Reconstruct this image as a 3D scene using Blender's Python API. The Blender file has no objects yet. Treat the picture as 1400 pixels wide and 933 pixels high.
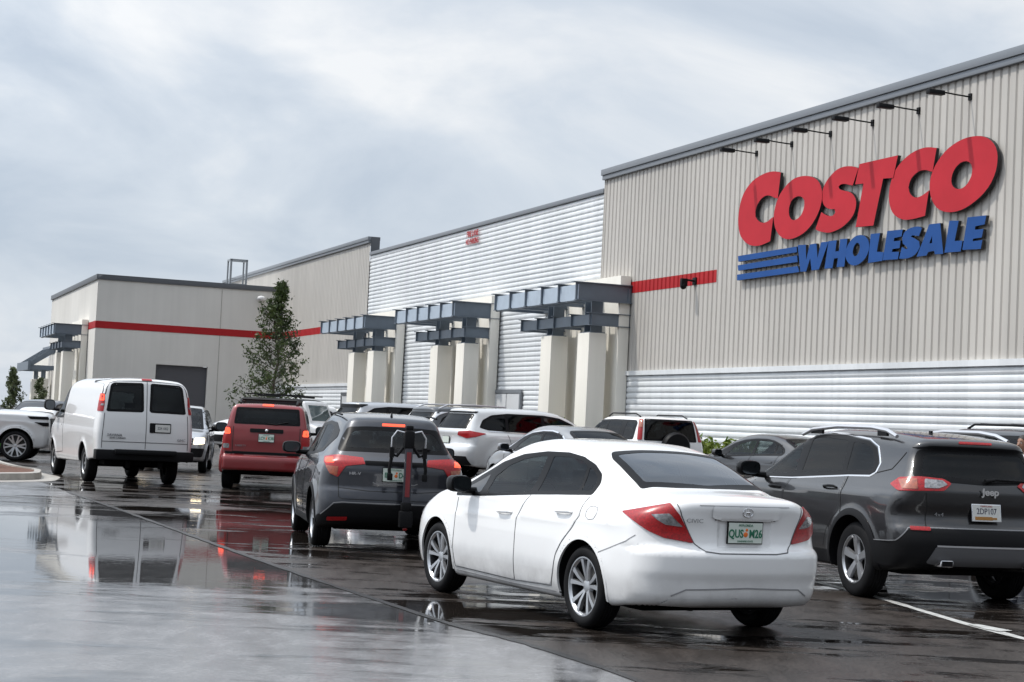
import bpy, bmesh, math, random
import numpy as np
from mathutils import Vector, Matrix
from mathutils.geometry import delaunay_2d_cdt
random.seed(4); RNG=np.random.default_rng(7)
scene=bpy.context.scene
R=math.radians
# ---------------------------------------------------------------- camera, sky, sun, exposure
CAM_H=1.5; PITCH=.0493; ROLL=.048
def setup_view():
    cd=bpy.data.cameras.new('camera'); co=bpy.data.objects.new('camera',cd); scene.collection.objects.link(co)
    s=Vector((1,0,0)); u=Vector((0,-math.sin(PITCH),math.cos(PITCH))); f=Vector((0,math.cos(PITCH),math.sin(PITCH)))
    s2=s*math.cos(ROLL)+u*math.sin(ROLL); u2=u*math.cos(ROLL)-s*math.sin(ROLL)
    m=Matrix((s2,u2,-f)).transposed().to_4x4(); m.translation=Vector((0,0,CAM_H)); co.matrix_world=m
    cd.sensor_width=36; cd.lens=36*2413/1400; cd.clip_start=.1; cd.clip_end=3000
    scene.camera=co
    w=bpy.data.worlds.new('World'); scene.world=w; w.use_nodes=True
    nt=w.node_tree; nt.nodes.clear(); N=nt.nodes.new; L=nt.links.new
    sky=N('ShaderNodeTexSky'); sky.sky_type='NISHITA'; sky.sun_disc=False
    sun=Vector((-1.077,.021,1.70)).normalized()
    sky.sun_elevation=math.asin(sun.z); sky.sun_rotation=math.atan2(sun.x,sun.y)
    sky.air_density=1; sky.dust_density=2
    tc=N('ShaderNodeTexCoord')
    # clouds: layered noise on the sky direction, flattened towards the horizon
    sx=N('ShaderNodeSeparateXYZ'); L(tc.outputs['Generated'],sx.inputs[0])
    zc=N('ShaderNodeMath'); zc.operation='ADD'; L(sx.outputs['Z'],zc.inputs[0]); zc.inputs[1].default_value=.42
    zc2=N('ShaderNodeMath'); zc2.operation='MAXIMUM'; L(zc.outputs[0],zc2.inputs[0]); zc2.inputs[1].default_value=.05
    dv=N('ShaderNodeVectorMath'); dv.operation='DIVIDE'; L(tc.outputs['Generated'],dv.inputs[0])
    cb=N('ShaderNodeCombineXYZ'); [L(zc2.outputs[0],cb.inputs[i]) for i in range(3)]; L(cb.outputs[0],dv.inputs[1])
    n1=N('ShaderNodeTexNoise'); n1.inputs['Scale'].default_value=2.7; n1.inputs['Detail'].default_value=7; n1.inputs['Roughness'].default_value=.54; n1.inputs['Distortion'].default_value=.5
    mp=N('ShaderNodeMapping'); mp.inputs['Location'].default_value=(SKYX,SKYY,0); L(dv.outputs[0],mp.inputs[0]); L(mp.outputs[0],n1.inputs['Vector'])
    cr=N('ShaderNodeValToRGB'); e=cr.color_ramp; e.elements[0].position=.33; e.elements[0].color=(.50,.575,.675,1)
    e.elements[1].position=.67; e.elements[1].color=(.90,.915,.93,1)
    x=e.elements.new(.50); x.color=(.66,.72,.795,1)
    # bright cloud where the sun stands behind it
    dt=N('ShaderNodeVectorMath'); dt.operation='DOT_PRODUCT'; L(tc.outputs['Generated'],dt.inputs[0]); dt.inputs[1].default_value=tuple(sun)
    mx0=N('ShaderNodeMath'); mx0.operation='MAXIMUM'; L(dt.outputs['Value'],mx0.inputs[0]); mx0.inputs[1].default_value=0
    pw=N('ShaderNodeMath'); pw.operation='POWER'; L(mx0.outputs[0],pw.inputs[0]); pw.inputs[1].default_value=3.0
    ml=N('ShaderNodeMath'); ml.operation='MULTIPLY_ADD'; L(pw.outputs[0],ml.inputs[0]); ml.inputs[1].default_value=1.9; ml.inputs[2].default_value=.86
    # sky darkened low behind the camera, made up to dim car reflections
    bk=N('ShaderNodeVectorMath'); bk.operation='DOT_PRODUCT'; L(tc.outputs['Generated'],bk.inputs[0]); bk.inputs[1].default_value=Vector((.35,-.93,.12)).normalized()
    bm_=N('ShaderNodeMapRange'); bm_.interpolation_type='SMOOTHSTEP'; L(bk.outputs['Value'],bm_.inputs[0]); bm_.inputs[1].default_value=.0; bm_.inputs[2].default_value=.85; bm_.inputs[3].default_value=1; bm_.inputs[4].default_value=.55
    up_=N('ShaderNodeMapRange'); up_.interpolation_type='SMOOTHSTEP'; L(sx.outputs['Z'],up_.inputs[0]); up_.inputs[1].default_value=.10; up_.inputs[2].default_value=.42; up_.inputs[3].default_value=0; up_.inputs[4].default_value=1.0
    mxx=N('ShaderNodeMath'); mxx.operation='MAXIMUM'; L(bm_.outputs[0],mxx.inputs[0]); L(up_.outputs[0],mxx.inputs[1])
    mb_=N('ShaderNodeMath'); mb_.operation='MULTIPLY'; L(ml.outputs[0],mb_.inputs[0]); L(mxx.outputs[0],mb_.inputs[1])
    # a thinner, brighter gap in the cloud ahead, heavier cloud low on the left
    def lobe(src,d,p,a):
        q=N('ShaderNodeVectorMath'); q.operation='DOT_PRODUCT'; L(tc.outputs['Generated'],q.inputs[0]); q.inputs[1].default_value=d
        r=N('ShaderNodeMath'); r.operation='MAXIMUM'; L(q.outputs['Value'],r.inputs[0]); r.inputs[1].default_value=0
        t=N('ShaderNodeMath'); t.operation='POWER'; L(r.outputs[0],t.inputs[0]); t.inputs[1].default_value=p
        u=N('ShaderNodeMath'); u.operation='MULTIPLY_ADD'; L(t.outputs[0],u.inputs[0]); u.inputs[1].default_value=a; L(src,u.inputs[2]); return u.outputs[0]
    nz=lobe(n1.outputs['Fac'],(-.1566,.9709,.1812),150,.12); nz=lobe(nz,(-.2669,.9549,.1),120,-.10); nz=lobe(nz,(.20,.955,.21),60,.06); L(nz,cr.inputs[0])
    # cloud cover lets a little of the clear sky through
    bg1=N('ShaderNodeBackground'); bg1.inputs['Strength'].default_value=.10; L(sky.outputs[0],bg1.inputs['Color'])
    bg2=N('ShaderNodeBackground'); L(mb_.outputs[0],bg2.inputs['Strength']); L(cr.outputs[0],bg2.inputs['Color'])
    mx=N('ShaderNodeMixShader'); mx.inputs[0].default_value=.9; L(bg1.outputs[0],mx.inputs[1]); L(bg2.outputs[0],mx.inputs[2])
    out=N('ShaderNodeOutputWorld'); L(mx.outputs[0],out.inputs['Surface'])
    ld=bpy.data.lights.new('sun','SUN'); ld.energy=2.3; ld.angle=R(1.5); ld.color=(1,.955,.89)
    lo=bpy.data.objects.new('sun',ld); scene.collection.objects.link(lo)
    lo.rotation_euler=sun.to_track_quat('Z','Y').to_euler(); lo.location=(-20,0,40)
    scene.view_settings.view_transform='Standard'; scene.view_settings.look='None'
    scene.view_settings.exposure=0.28; scene.view_settings.gamma=1; scene.view_settings.use_curve_mapping=False
    scene.render.engine='CYCLES'; scene.cycles.max_bounces=8; scene.cycles.transparent_max_bounces=16
    scene.cycles.caustics_reflective=False; scene.cycles.caustics_refractive=False
SKYX,SKYY=3.2,1.4
setup_view()

# ---------------------------------------------------------------- car body shapes (signed distance fields)
def pchip(pts):
    xs=np.array([p[0] for p in pts],float); ys=np.array([p[1] for p in pts],float)
    h=np.diff(xs); d=np.diff(ys)/h
    m=np.zeros(len(xs)); m[0]=d[0]; m[-1]=d[-1]
    for i in range(1,len(xs)-1):
        if d[i-1]*d[i]>0:
            w1=2*h[i]+h[i-1]; w2=h[i]+2*h[i-1]
            m[i]=(w1+w2)/(w1/d[i-1]+w2/d[i])
    def f(x):
        x=np.clip(x,xs[0],xs[-1]); i=np.clip(np.searchsorted(xs,x)-1,0,len(h)-1)
        t=(x-xs[i])/h[i]; t2=t*t; t3=t2*t
        return (2*t3-3*t2+1)*ys[i]+(t3-2*t2+t)*h[i]*m[i]+(-2*t3+3*t2)*ys[i+1]+(t3-t2)*h[i]*m[i+1]
    return f
def smax(a,b,r):
    k=np.maximum(r-np.abs(a-b),0); return np.maximum(a,b)+k*k/(4*r)
def sstep(a,b,x):
    t=np.clip((x-a)/(b-a),0,1); return t*t*(3-2*t)
class Body:
    def __init__(s,sp):
        s.sp=sp
        s.prof=pchip(sp['prof']); s.pl=pchip(sp['planL']); s.pu=pchip(sp['planU'])
        s.top=pchip(sp['top']); s.rear=pchip(sp['rear']); s.front=pchip(sp['front']); s.bot=pchip(sp['bot'])
        s.z0,s.z1=sp.get('blend',(.9,1.3))
    def W(s,y,z):
        sp=s.sp; h=sstep(s.z0,s.z1,z)
        w=s.prof(z)-s.pl(y)*(1-h)-s.pu(y)*h
        for (y0,z0,y1,z1,a,wd) in sp.get('crease',()):
            zc=z0+(z1-z0)*(y-y0)/(y1-y0); t=(z-zc)/wd
            m=sstep(y0-.15,y0+.1,y)*(1-sstep(y1-.1,y1+.15,y))
            w=w+a*m*np.where(t>0,np.exp(-t*1.2),np.exp(t*.45))
        fa,fw=sp.get('flare',(.0,.08))
        if fa:
            for yw in (0,sp['wb']):
                d=np.sqrt((y-yw)**2+(z-sp['tr'])**2)-sp['ra']
                w=w+fa*np.exp(-(np.maximum(d,0)/fw)**2)*(z<sp['zb'])*1.
        return w
    def raw(s,x,y,z,cut=True):
        sp=s.sp; ax=np.abs(x); e=.01
        W=s.W(y,z); wz=(s.prof(z+e)-s.prof(z-e))/(2*e)
        fs=(ax-W)/np.sqrt(1+wz*wz)
        cr=sp.get('crown',.05)
        ty=(s.top(y+e)-s.top(y-e))/(2*e)
        ft=(z-s.top(y)+cr*(ax/.75)**2.2)/np.sqrt(1+ty*ty)
        kr,pr=sp.get('kr',(.3,3)); kf,pf=sp.get('kf',(.45,3))
        rz=(s.rear(z+e)-s.rear(z-e))/(2*e); fr=(s.rear(z)+kr*ax**pr-y)/np.sqrt(1+rz*rz)
        fz=(s.front(z+e)-s.front(z-e))/(2*e); ff=(y-s.front(z)+kf*ax**pf)/np.sqrt(1+fz*fz)
        f=smax(fs,ft,sp.get('rt',.10))
        f=smax(f,fr,sp.get('rr',.12)); f=smax(f,ff,sp.get('rf',.15))
        f=smax(f,s.bot(y)-z,.05)
        for (cx,cy,cz,sx,sy,sz,r) in sp.get('recess',()):      # rounded box recesses (plate wells)
            qx=np.abs(ax-cx)-sx;qy=np.abs(y-cy)-sy;qz=np.abs(z-cz)-sz
            b=np.maximum(np.maximum(qx,qy),qz)
            f=smax(f,-b,r)
        if cut:
            for yw in (0,sp['wb']):
                c=np.maximum(np.sqrt((y-yw)**2+(z-sp['tr'])**2)-sp['ra'],sp.get('xin',.55)-ax)
                f=smax(f,-c,.012)
        return f
    def grad(s,p,e=.004,cut=True):
        x,y,z=p.T
        g=np.stack([s.raw(x+e,y,z,cut)-s.raw(x-e,y,z,cut),s.raw(x,y+e,z,cut)-s.raw(x,y-e,z,cut),s.raw(x,y,z+e,cut)-s.raw(x,y,z-e,cut)],-1)/(2*e)
        return g
    def hit(s,o,d,tmax=2.6,n=90,cut=False):
        """first surface crossing of rays o+t*d (arrays)"""
        ts=np.linspace(0,tmax,n)
        P=o[:,None,:]+ts[None,:,None]*d[:,None,:]
        F=s.raw(P[...,0].ravel(),P[...,1].ravel(),P[...,2].ravel(),cut).reshape(len(o),n)
        neg=F<0; k=np.where(neg.any(1),neg.argmax(1),np.maximum(F.argmin(1),1)); k=np.maximum(k,1)
        a=ts[k-1]; b=ts[k]
        miss=~neg.any(1)
        for i in range(14):
            m=(a+b)/2; q=o+m[:,None]*d; v=s.raw(q[:,0],q[:,1],q[:,2],cut)
            a=np.where(v>0,m,a); b=np.where(v>0,b,m)
        t=np.where(miss,ts[k],(a+b)/2)
        return o+t[:,None]*d,miss
    def mesh(s,h):
        sp=s.sp
        xm=(max(p[1] for p in sp['prof'])+.08); y0=min(p[1] for p in sp['rear'])-.08; y1=max(p[1] for p in sp['front'])+.08
        z0=min(p[1] for p in sp['bot'])-.06; z1=max(p[1] for p in sp['top'])+.08
        k=int(np.ceil(xm/h)); xs=np.arange(-k,k+1)*h; ys=np.arange(y0,y1+h,h); zs=np.arange(z0,z1+h,h)
        xh=xs[k:]
        X,Y,Z=np.meshgrid(xh,ys,zs,indexing='ij')
        F=s.raw(X.ravel(),Y.ravel(),Z.ravel()).reshape(X.shape)
        F=np.concatenate([F[:0:-1],F],0)
        S=F<0
        nx,ny,nz=F.shape
        c=[S[i:nx-1+i,j:ny-1+j,k_:nz-1+k_] for i in (0,1) for j in (0,1) for k_ in (0,1)]
        cnt=sum(a.astype(int) for a in c)
        act=(cnt>0)&(cnt<8); idx=-np.ones(act.shape,int); I=np.argwhere(act); idx[act]=np.arange(len(I))
        acc=np.zeros((len(I),3)); num=np.zeros(len(I))
        corners=[(i,j,k_) for i in (0,1) for j in (0,1) for k_ in (0,1)]
        for a in corners:
            for ax in range(3):
                if a[ax]==0:
                    b=list(a); b[ax]=1
                    fa=F[I[:,0]+a[0],I[:,1]+a[1],I[:,2]+a[2]]; fb=F[I[:,0]+b[0],I[:,1]+b[1],I[:,2]+b[2]]
                    m=(fa<0)!=(fb<0); t=np.where(m,fa/np.where(fa==fb,1,fa-fb),0)
                    p=np.array(a,float)[None,:].repeat(len(I),0); p[:,ax]+=t
                    acc+=p*m[:,None]; num+=m
        V=(I+acc/num[:,None])*h+np.array([xs[0],ys[0],zs[0]])
        V0=V.copy()
        for it in range(3):
            f=s.raw(V[:,0],V[:,1],V[:,2]); g=s.grad(V); V=V-(f/np.maximum((g*g).sum(1),.2))[:,None]*g
            V=V0+np.clip(V-V0,-.6*h,.6*h)
        quads=[]
        for ax in range(3):
            o=[0,1,2]; o.remove(ax); u,v=o
            sl0=[slice(None)]*3; sl1=[slice(None)]*3
            sl0[ax]=slice(0,-1); sl1[ax]=slice(1,None)
            A=S[tuple(sl0)]; B=S[tuple(sl1)]
            ch=np.argwhere(A!=B)
            ok=(ch[:,u]>0)&(ch[:,v]>0)&(ch[:,u]<F.shape[u]-1)&(ch[:,v]<F.shape[v]-1); ch=ch[ok]
            def ci(du,dv):
                q=ch.copy(); q[:,u]+=du; q[:,v]+=dv; return idx[q[:,0],q[:,1],q[:,2]]
            Q=np.stack([ci(-1,-1),ci(0,-1),ci(0,0),ci(-1,0)],-1)
            ins=A[ch[:,0],ch[:,1],ch[:,2]]
            flip=ins if ax!=1 else ~ins
            Q=np.where(flip[:,None],Q,Q[:,::-1])
            quads.append(Q)
        Q=np.concatenate(quads)
        Q=Q[(Q>=0).all(1)]
        g=s.grad(V); N=g/np.maximum(np.linalg.norm(g,axis=1),1e-6)[:,None]
        return V,Q,N

# ---------------------------------------------------------------- body tables: y runs forward from the rear axle, z up
def lin(*p): return list(p)
SEDAN=dict(wb=2.67,tr=.316,tw=.205,rim=.222,ra=.365,zb=.95,track=.755,
 prof=[(.12,.77),(.2,.82),(.32,.858),(.48,.876),(.62,.872),(.76,.856),(.88,.838),(.94,.812),(1.02,.752),(1.15,.682),(1.3,.618),(1.40,.575),(1.5,.53)],
 planL=[(-1.05,.13),(-.75,.06),(-.4,.02),(0,0),(2.2,0),(2.7,.01),(3.1,.05),(3.6,.17)],
 planU=[(-1.05,.26),(-.5,.15),(0,.07),(.5,.02),(1.2,0),(1.9,.03),(2.5,.10),(3.0,.12),(3.6,.16)],
 top=[(-1.1,1.0),(-.95,1.045),(-.75,1.075),(-.48,1.10),(-.2,1.205),(.1,1.31),(.4,1.39),(.75,1.437),(1.15,1.447),(1.5,1.42),(1.9,1.32),(2.3,1.16),(2.65,1.005),(2.9,.955),(3.2,.87),(3.45,.76),(3.65,.6)],
 rear=[(.1,-.80),(.25,-.90),(.34,-.955),(.44,-.972),(.52,-.99),(.625,-.992),(.665,-.972),(.69,-.935),(.72,-.918),(.8,-.91),(.92,-.92),(1.04,-.955),(1.2,-.95)],
 front=[(.1,3.42),(.25,3.54),(.45,3.58),(.6,3.56),(.75,3.48),(.9,3.3),(1.1,3.0)],
 bot=[(-1.0,.27),(-.6,.235),(-.3,.2),(.5,.18),(2.2,.18),(2.9,.2),(3.6,.24)],
 blend=(.86,1.2),kr=(.42,3.2),kf=(.5,3),rt=.12,rr=.12,rf=.2,crown=.055,flare=(.012,.10),
 crease=((-.5,.83,2.6,.72,.008,.03),))
HRV=dict(wb=2.61,tr=.33,tw=.215,rim=.232,ra=.385,zb=1.0,track=.76,
 prof=[(.15,.79),(.25,.85),(.4,.878),(.6,.885),(.75,.878),(.9,.862),(1.0,.835),(1.08,.785),(1.2,.735),(1.4,.655),(1.52,.61),(1.65,.57)],
 planL=[(-.9,.10),(-.5,.03),(0,0),(2.2,0),(2.7,.02),(3.1,.07),(3.5,.18)],
 planU=[(-.9,.17),(-.4,.10),(0,.05),(.5,.015),(1.2,0),(1.9,.03),(2.5,.09),(3.5,.16)],
 top=[(-.9,1.44),(-.6,1.50),(-.2,1.56),(.3,1.60),(.9,1.61),(1.4,1.575),(1.8,1.46),(2.2,1.28),(2.6,1.10),(2.9,1.04),(3.2,.96),(3.4,.85),(3.55,.7)],
 rear=[(.15,-.62),(.3,-.72),(.42,-.79),(.55,-.81),(.68,-.79),(.75,-.765),(.9,-.765),(1.02,-.74),(1.1,-.66),(1.3,-.49),(1.48,-.38),(1.56,-.36),(1.7,-.3)],
 front=[(.1,3.30),(.3,3.44),(.6,3.49),(.8,3.45),(.95,3.3),(1.1,3.0)],
 bot=[(-.9,.34),(-.5,.28),(0,.22),(2.4,.22),(3.5,.28)],
 blend=(.95,1.35),kr=(.35,3),kf=(.5,3),rt=.11,rr=.10,rf=.2,crown=.05,flare=(.018,.10),
 crease=((-.3,.98,2.4,.80,.010,.04),))
LIB=dict(wb=2.69,tr=.36,tw=.225,rim=.222,ra=.43,zb=1.05,track=.77,
 prof=[(.2,.83),(.4,.875),(.7,.885),(.95,.885),(1.08,.872),(1.14,.845),(1.3,.81),(1.5,.765),(1.65,.72),(1.75,.67),(1.85,.63)],
 planL=[(-.95,.03),(-.5,.0),(0,0),(2.4,0),(2.8,.02),(3.4,.07)],
 planU=[(-.95,.03),(-.3,.0),(1.6,0),(2.0,.03),(2.4,.10),(3.4,.1)],
 top=[(-1,1.70),(-.6,1.745),(0,1.765),(.9,1.77),(1.4,1.745),(1.7,1.66),(2.05,1.35),(2.25,1.17),(2.6,1.13),(3.1,1.10),(3.35,1.05),(3.5,.95)],
 rear=[(.2,-.82),(.4,-.92),(.6,-.93),(.68,-.91),(.72,-.86),(1.0,-.86),(1.2,-.84),(1.5,-.77),(1.72,-.70),(1.9,-.66)],
 front=[(.1,3.25),(.4,3.38),(.7,3.4),(1.0,3.36),(1.15,3.25)],
 bot=[(-1,.42),(-.5,.36),(0,.3),(2.4,.3),(3.4,.36)],
 blend=(1.05,1.4),kr=(.08,3),kf=(.14,3),rt=.07,rr=.07,rf=.12,crown=.035,flare=(.03,.07))
VAN=dict(wb=3.43,tr=.37,tw=.235,rim=.215,ra=.455,zb=1.15,track=.82,
 prof=[(.3,.90),(.5,.955),(.75,.975),(1.0,.985),(1.2,.975),(1.4,.955),(1.7,.905),(1.9,.86),(2.05,.81),(2.25,.76)],
 planL=[(-1.3,.03),(-1.0,.0),(3.2,0),(3.7,.03),(4.3,.12)],
 planU=[(-1.3,.04),(-1.0,.0),(2.0,0),(2.8,.04),(3.4,.12),(4.3,.2)],
 top=[(-1.35,2.08),(-1.1,2.13),(-.5,2.155),(1.5,2.155),(2.2,2.12),(2.55,2.0),(3.0,1.65),(3.4,1.36),(3.7,1.27),(4.1,1.16),(4.3,1.0),(4.45,.8)],
 rear=[(.3,-1.30),(.6,-1.32),(1.0,-1.33),(1.25,-1.32),(1.6,-1.27),(1.9,-1.22),(2.1,-1.17),(2.25,-1.12)],
 front=[(.2,4.1),(.5,4.25),(.9,4.25),(1.1,4.18),(1.3,3.9)],
 bot=[(-1.35,.52),(-.6,.48),(0,.4),(3.4,.36),(4.3,.36)],
 blend=(1.2,1.7),kr=(.05,3),kf=(.25,3),rt=.16,rr=.10,rf=.2,crown=.05,flare=(.012,.06),
 )
CHK=dict(wb=2.71,tr=.37,tw=.23,rim=.235,ra=.44,zb=1.08,track=.79,
 prof=[(.18,.84),(.3,.885),(.5,.915),(.75,.925),(.9,.918),(1.02,.90),(1.09,.86),(1.2,.80),(1.4,.715),(1.55,.655),(1.64,.61),(1.8,.56)],
 planL=[(-1.05,.09),(-.6,.02),(0,0),(2.2,0),(2.7,.02),(3.1,.07),(3.6,.18)],
 planU=[(-1.05,.10),(-.5,.05),(0,.02),(.5,0),(1.4,0),(2.0,.03),(2.6,.09),(3.6,.16)],
 top=[(-1.1,1.52),(-.8,1.575),(-.4,1.625),(.2,1.665),(.9,1.675),(1.35,1.64),(1.75,1.53),(2.1,1.36),(2.45,1.17),(2.8,1.10),(3.1,1.06),(3.4,.97),(3.6,.8)],
 rear=[(.2,-.80),(.35,-.92),(.48,-.985),(.6,-1.0),(.72,-.975),(.78,-.93),(.86,-.90),(.98,-.925),(1.08,-.93),(1.15,-.905),(1.3,-.80),(1.48,-.70),(1.55,-.72),(1.62,-.70),(1.8,-.64)],
 front=[(.1,3.40),(.3,3.52),(.6,3.6),(.85,3.58),(1.0,3.45),(1.15,3.2)],
 bot=[(-1.05,.40),(-.6,.32),(0,.27),(2.4,.26),(3.6,.32)],
 blend=(1.03,1.4),kr=(.30,3.2),kf=(.45,3),rt=.10,rr=.09,rf=.2,crown=.045,flare=(.022,.07),
 crease=((-.4,1.02,2.5,.97,.008,.03),))
HIGH=dict(wb=2.79,tr=.37,tw=.235,rim=.235,ra=.43,zb=1.1,track=.82,
 prof=[(.18,.86),(.3,.915),(.5,.945),(.75,.958),(.95,.95),(1.06,.925),(1.13,.88),(1.25,.83),(1.45,.755),(1.6,.69),(1.7,.64),(1.85,.58)],
 planL=[(-1.2,.11),(-.7,.03),(0,0),(2.3,0),(2.8,.02),(3.2,.07),(3.8,.2)],
 planU=[(-1.2,.16),(-.6,.07),(0,.03),(.6,0),(1.5,0),(2.1,.03),(2.8,.10),(3.8,.16)],
 top=[(-1.2,1.60),(-.9,1.66),(-.4,1.705),(.2,1.73),(1.0,1.735),(1.5,1.70),(1.9,1.59),(2.3,1.38),(2.65,1.19),(3.0,1.13),(3.3,1.07),(3.6,.95),(3.8,.78)],
 rear=[(.2,-.92),(.35,-1.03),(.5,-1.10),(.66,-1.12),(.78,-1.09),(.86,-1.04),(1.0,-1.03),(1.12,-1.04),(1.2,-1.0),(1.4,-.86),(1.58,-.74),(1.66,-.76),(1.8,-.7)],
 front=[(.1,3.58),(.35,3.72),(.7,3.78),(.95,3.72),(1.1,3.55),(1.25,3.2)],
 bot=[(-1.15,.38),(-.6,.30),(0,.26),(2.5,.25),(3.7,.3)],
 blend=(1.08,1.45),kr=(.30,3),kf=(.4,3),rt=.11,rr=.10,rf=.2,crown=.05,flare=(.02,.08),
 crease=((-.5,1.02,2.6,.92,.012,.05),))
CRV=dict(wb=2.62,tr=.33,tw=.215,rim=.21,ra=.395,zb=1.05,track=.77,
 prof=[(.2,.82),(.4,.875),(.7,.89),(.95,.885),(1.07,.865),(1.2,.82),(1.4,.76),(1.55,.70),(1.65,.65),(1.8,.6)],
 planL=[(-1.0,.06),(-.5,.0),(2.3,0),(2.8,.03),(3.4,.16)],
 planU=[(-1.0,.05),(-.4,.0),(1.4,0),(2.0,.04),(3.4,.12)],
 top=[(-1,1.62),(-.7,1.66),(0,1.69),(.8,1.695),(1.3,1.66),(1.7,1.5),(2.1,1.26),(2.4,1.10),(2.9,1.05),(3.2,.97),(3.4,.82)],
 rear=[(.2,-.8),(.4,-.9),(.6,-.93),(.75,-.9),(1.0,-.88),(1.3,-.82),(1.5,-.76),(1.65,-.70),(1.8,-.66)],
 front=[(.1,3.2),(.4,3.38),(.8,3.38),(1.0,3.25),(1.15,3.0)],
 bot=[(-1,.38),(0,.26),(2.4,.25),(3.4,.3)],
 blend=(1.0,1.4),kr=(.10,3),kf=(.3,3),rt=.08,rr=.07,rf=.15,crown=.04,flare=(.02,.07))
TRUCK=dict(wb=2.95,tr=.40,tw=.26,rim=.29,ra=.48,zb=1.25,track=.86,
 prof=[(.25,.90),(.4,.96),(.7,.995),(1.0,1.0),(1.20,.985),(1.32,.945),(1.45,.88),(1.7,.79),(1.85,.73),(2.0,.68)],
 planL=[(-1.2,.08),(-.7,.02),(2.6,0),(3.2,.01),(3.9,.07)],
 planU=[(-1.2,.08),(-.4,.0),(1.7,0),(2.3,.04),(3.9,.12)],
 top=[(-1.2,1.80),(-.8,1.86),(0,1.89),(1.3,1.89),(1.7,1.82),(2.1,1.60),(2.45,1.36),(2.8,1.36),(3.3,1.34),(3.68,1.30),(3.84,1.20),(3.95,1.0)],
 rear=[(.2,-1.0),(.5,-1.12),(1.0,-1.12),(1.3,-1.06),(1.8,-.9),(2.0,-.85)],
 front=[(.2,3.65),(.5,3.83),(.9,3.86),(1.2,3.84),(1.35,3.78)],
 bot=[(-1.1,.42),(0,.34),(2.9,.34),(3.8,.36)],
 blend=(1.2,1.6),kr=(.15,3),kf=(.11,3),rt=.07,rr=.09,rf=.09,crown=.045,flare=(.025,.06),
 crease=((-.9,1.08,3.6,1.02,.012,.05),))
WRANG=dict(wb=2.42,tr=.38,tw=.24,rim=.21,ra=.5,zb=1.1,track=.78,
 prof=[(.3,.74),(.5,.78),(.9,.79),(1.1,.78),(1.3,.75),(1.7,.70),(1.9,.67)],
 planL=[(-.9,.0),(1.4,0),(2.9,.12)],planU=[(-.9,.0),(1.4,0),(2.9,.12)],
 top=[(-.9,1.80),(-.5,1.83),(1.0,1.83),(1.25,1.78),(1.40,1.45),(1.5,1.22),(1.7,1.15),(2.7,1.08),(2.85,.95)],
 rear=[(.3,-.62),(1.0,-.64),(1.9,-.56)],front=[(.3,2.75),(1.0,2.75),(1.15,2.6)],
 bot=[(-.7,.5),(2.8,.5)],blend=(1.1,1.5),kr=(.03,3),kf=(.03,3),rt=.05,rr=.05,rf=.06,crown=.03)

# ---------------------------------------------------------------- helpers
COL=scene.collection
def sstepf(a,b,x):
    t=min(max((x-a)/(b-a),0),1); return t*t*(3-2*t)
WA=np.array([3.0476,52.7,0.]); D1=np.array([-.35274,.93572,0.]); NW=np.array([-.93572,-.35274,0.])
def ground_z(x,y):
    t=(x-WA[0])*NW[0]+(y-WA[1])*NW[1]
    return .0 if t<-60 else sstepf(12,6.5,t)*(.24*sstepf(28,40,y)+.16*sstepf(43,54,y))
def link(o,parent=None):
    COL.objects.link(o)
    if parent is not None: o.parent=parent
    return o
def tag(o,label,cat,group=None):
    o['label']=label; o['category']=cat
    if group: o['group']=group
    return o
def thing(name,label,cat,loc=(0,0,0),rotz=0,group=None):
    o=bpy.data.objects.new(name,None); link(o); o.location=loc; o.rotation_euler=(0,0,rotz); o.empty_display_size=.3
    return tag(o,label,cat,group)
def mesh_obj(name,V,F,mats,parent=None,N=None,smooth=True,mi=None):
    me=bpy.data.meshes.new(name); me.from_pydata([tuple(map(float,v)) for v in V],[],[tuple(map(int,f)) for f in F])
    if not isinstance(mats,(list,tuple)): mats=[mats]
    for m in mats: me.materials.append(m)
    if mi is not None: me.polygons.foreach_set('material_index',np.asarray(mi,np.int32))
    me.polygons.foreach_set('use_smooth',[smooth]*len(me.polygons)); me.update()
    if N is not None: me.normals_split_custom_set_from_vertices([tuple(map(float,n)) for n in N])
    return link(bpy.data.objects.new(name,me),parent)
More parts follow.
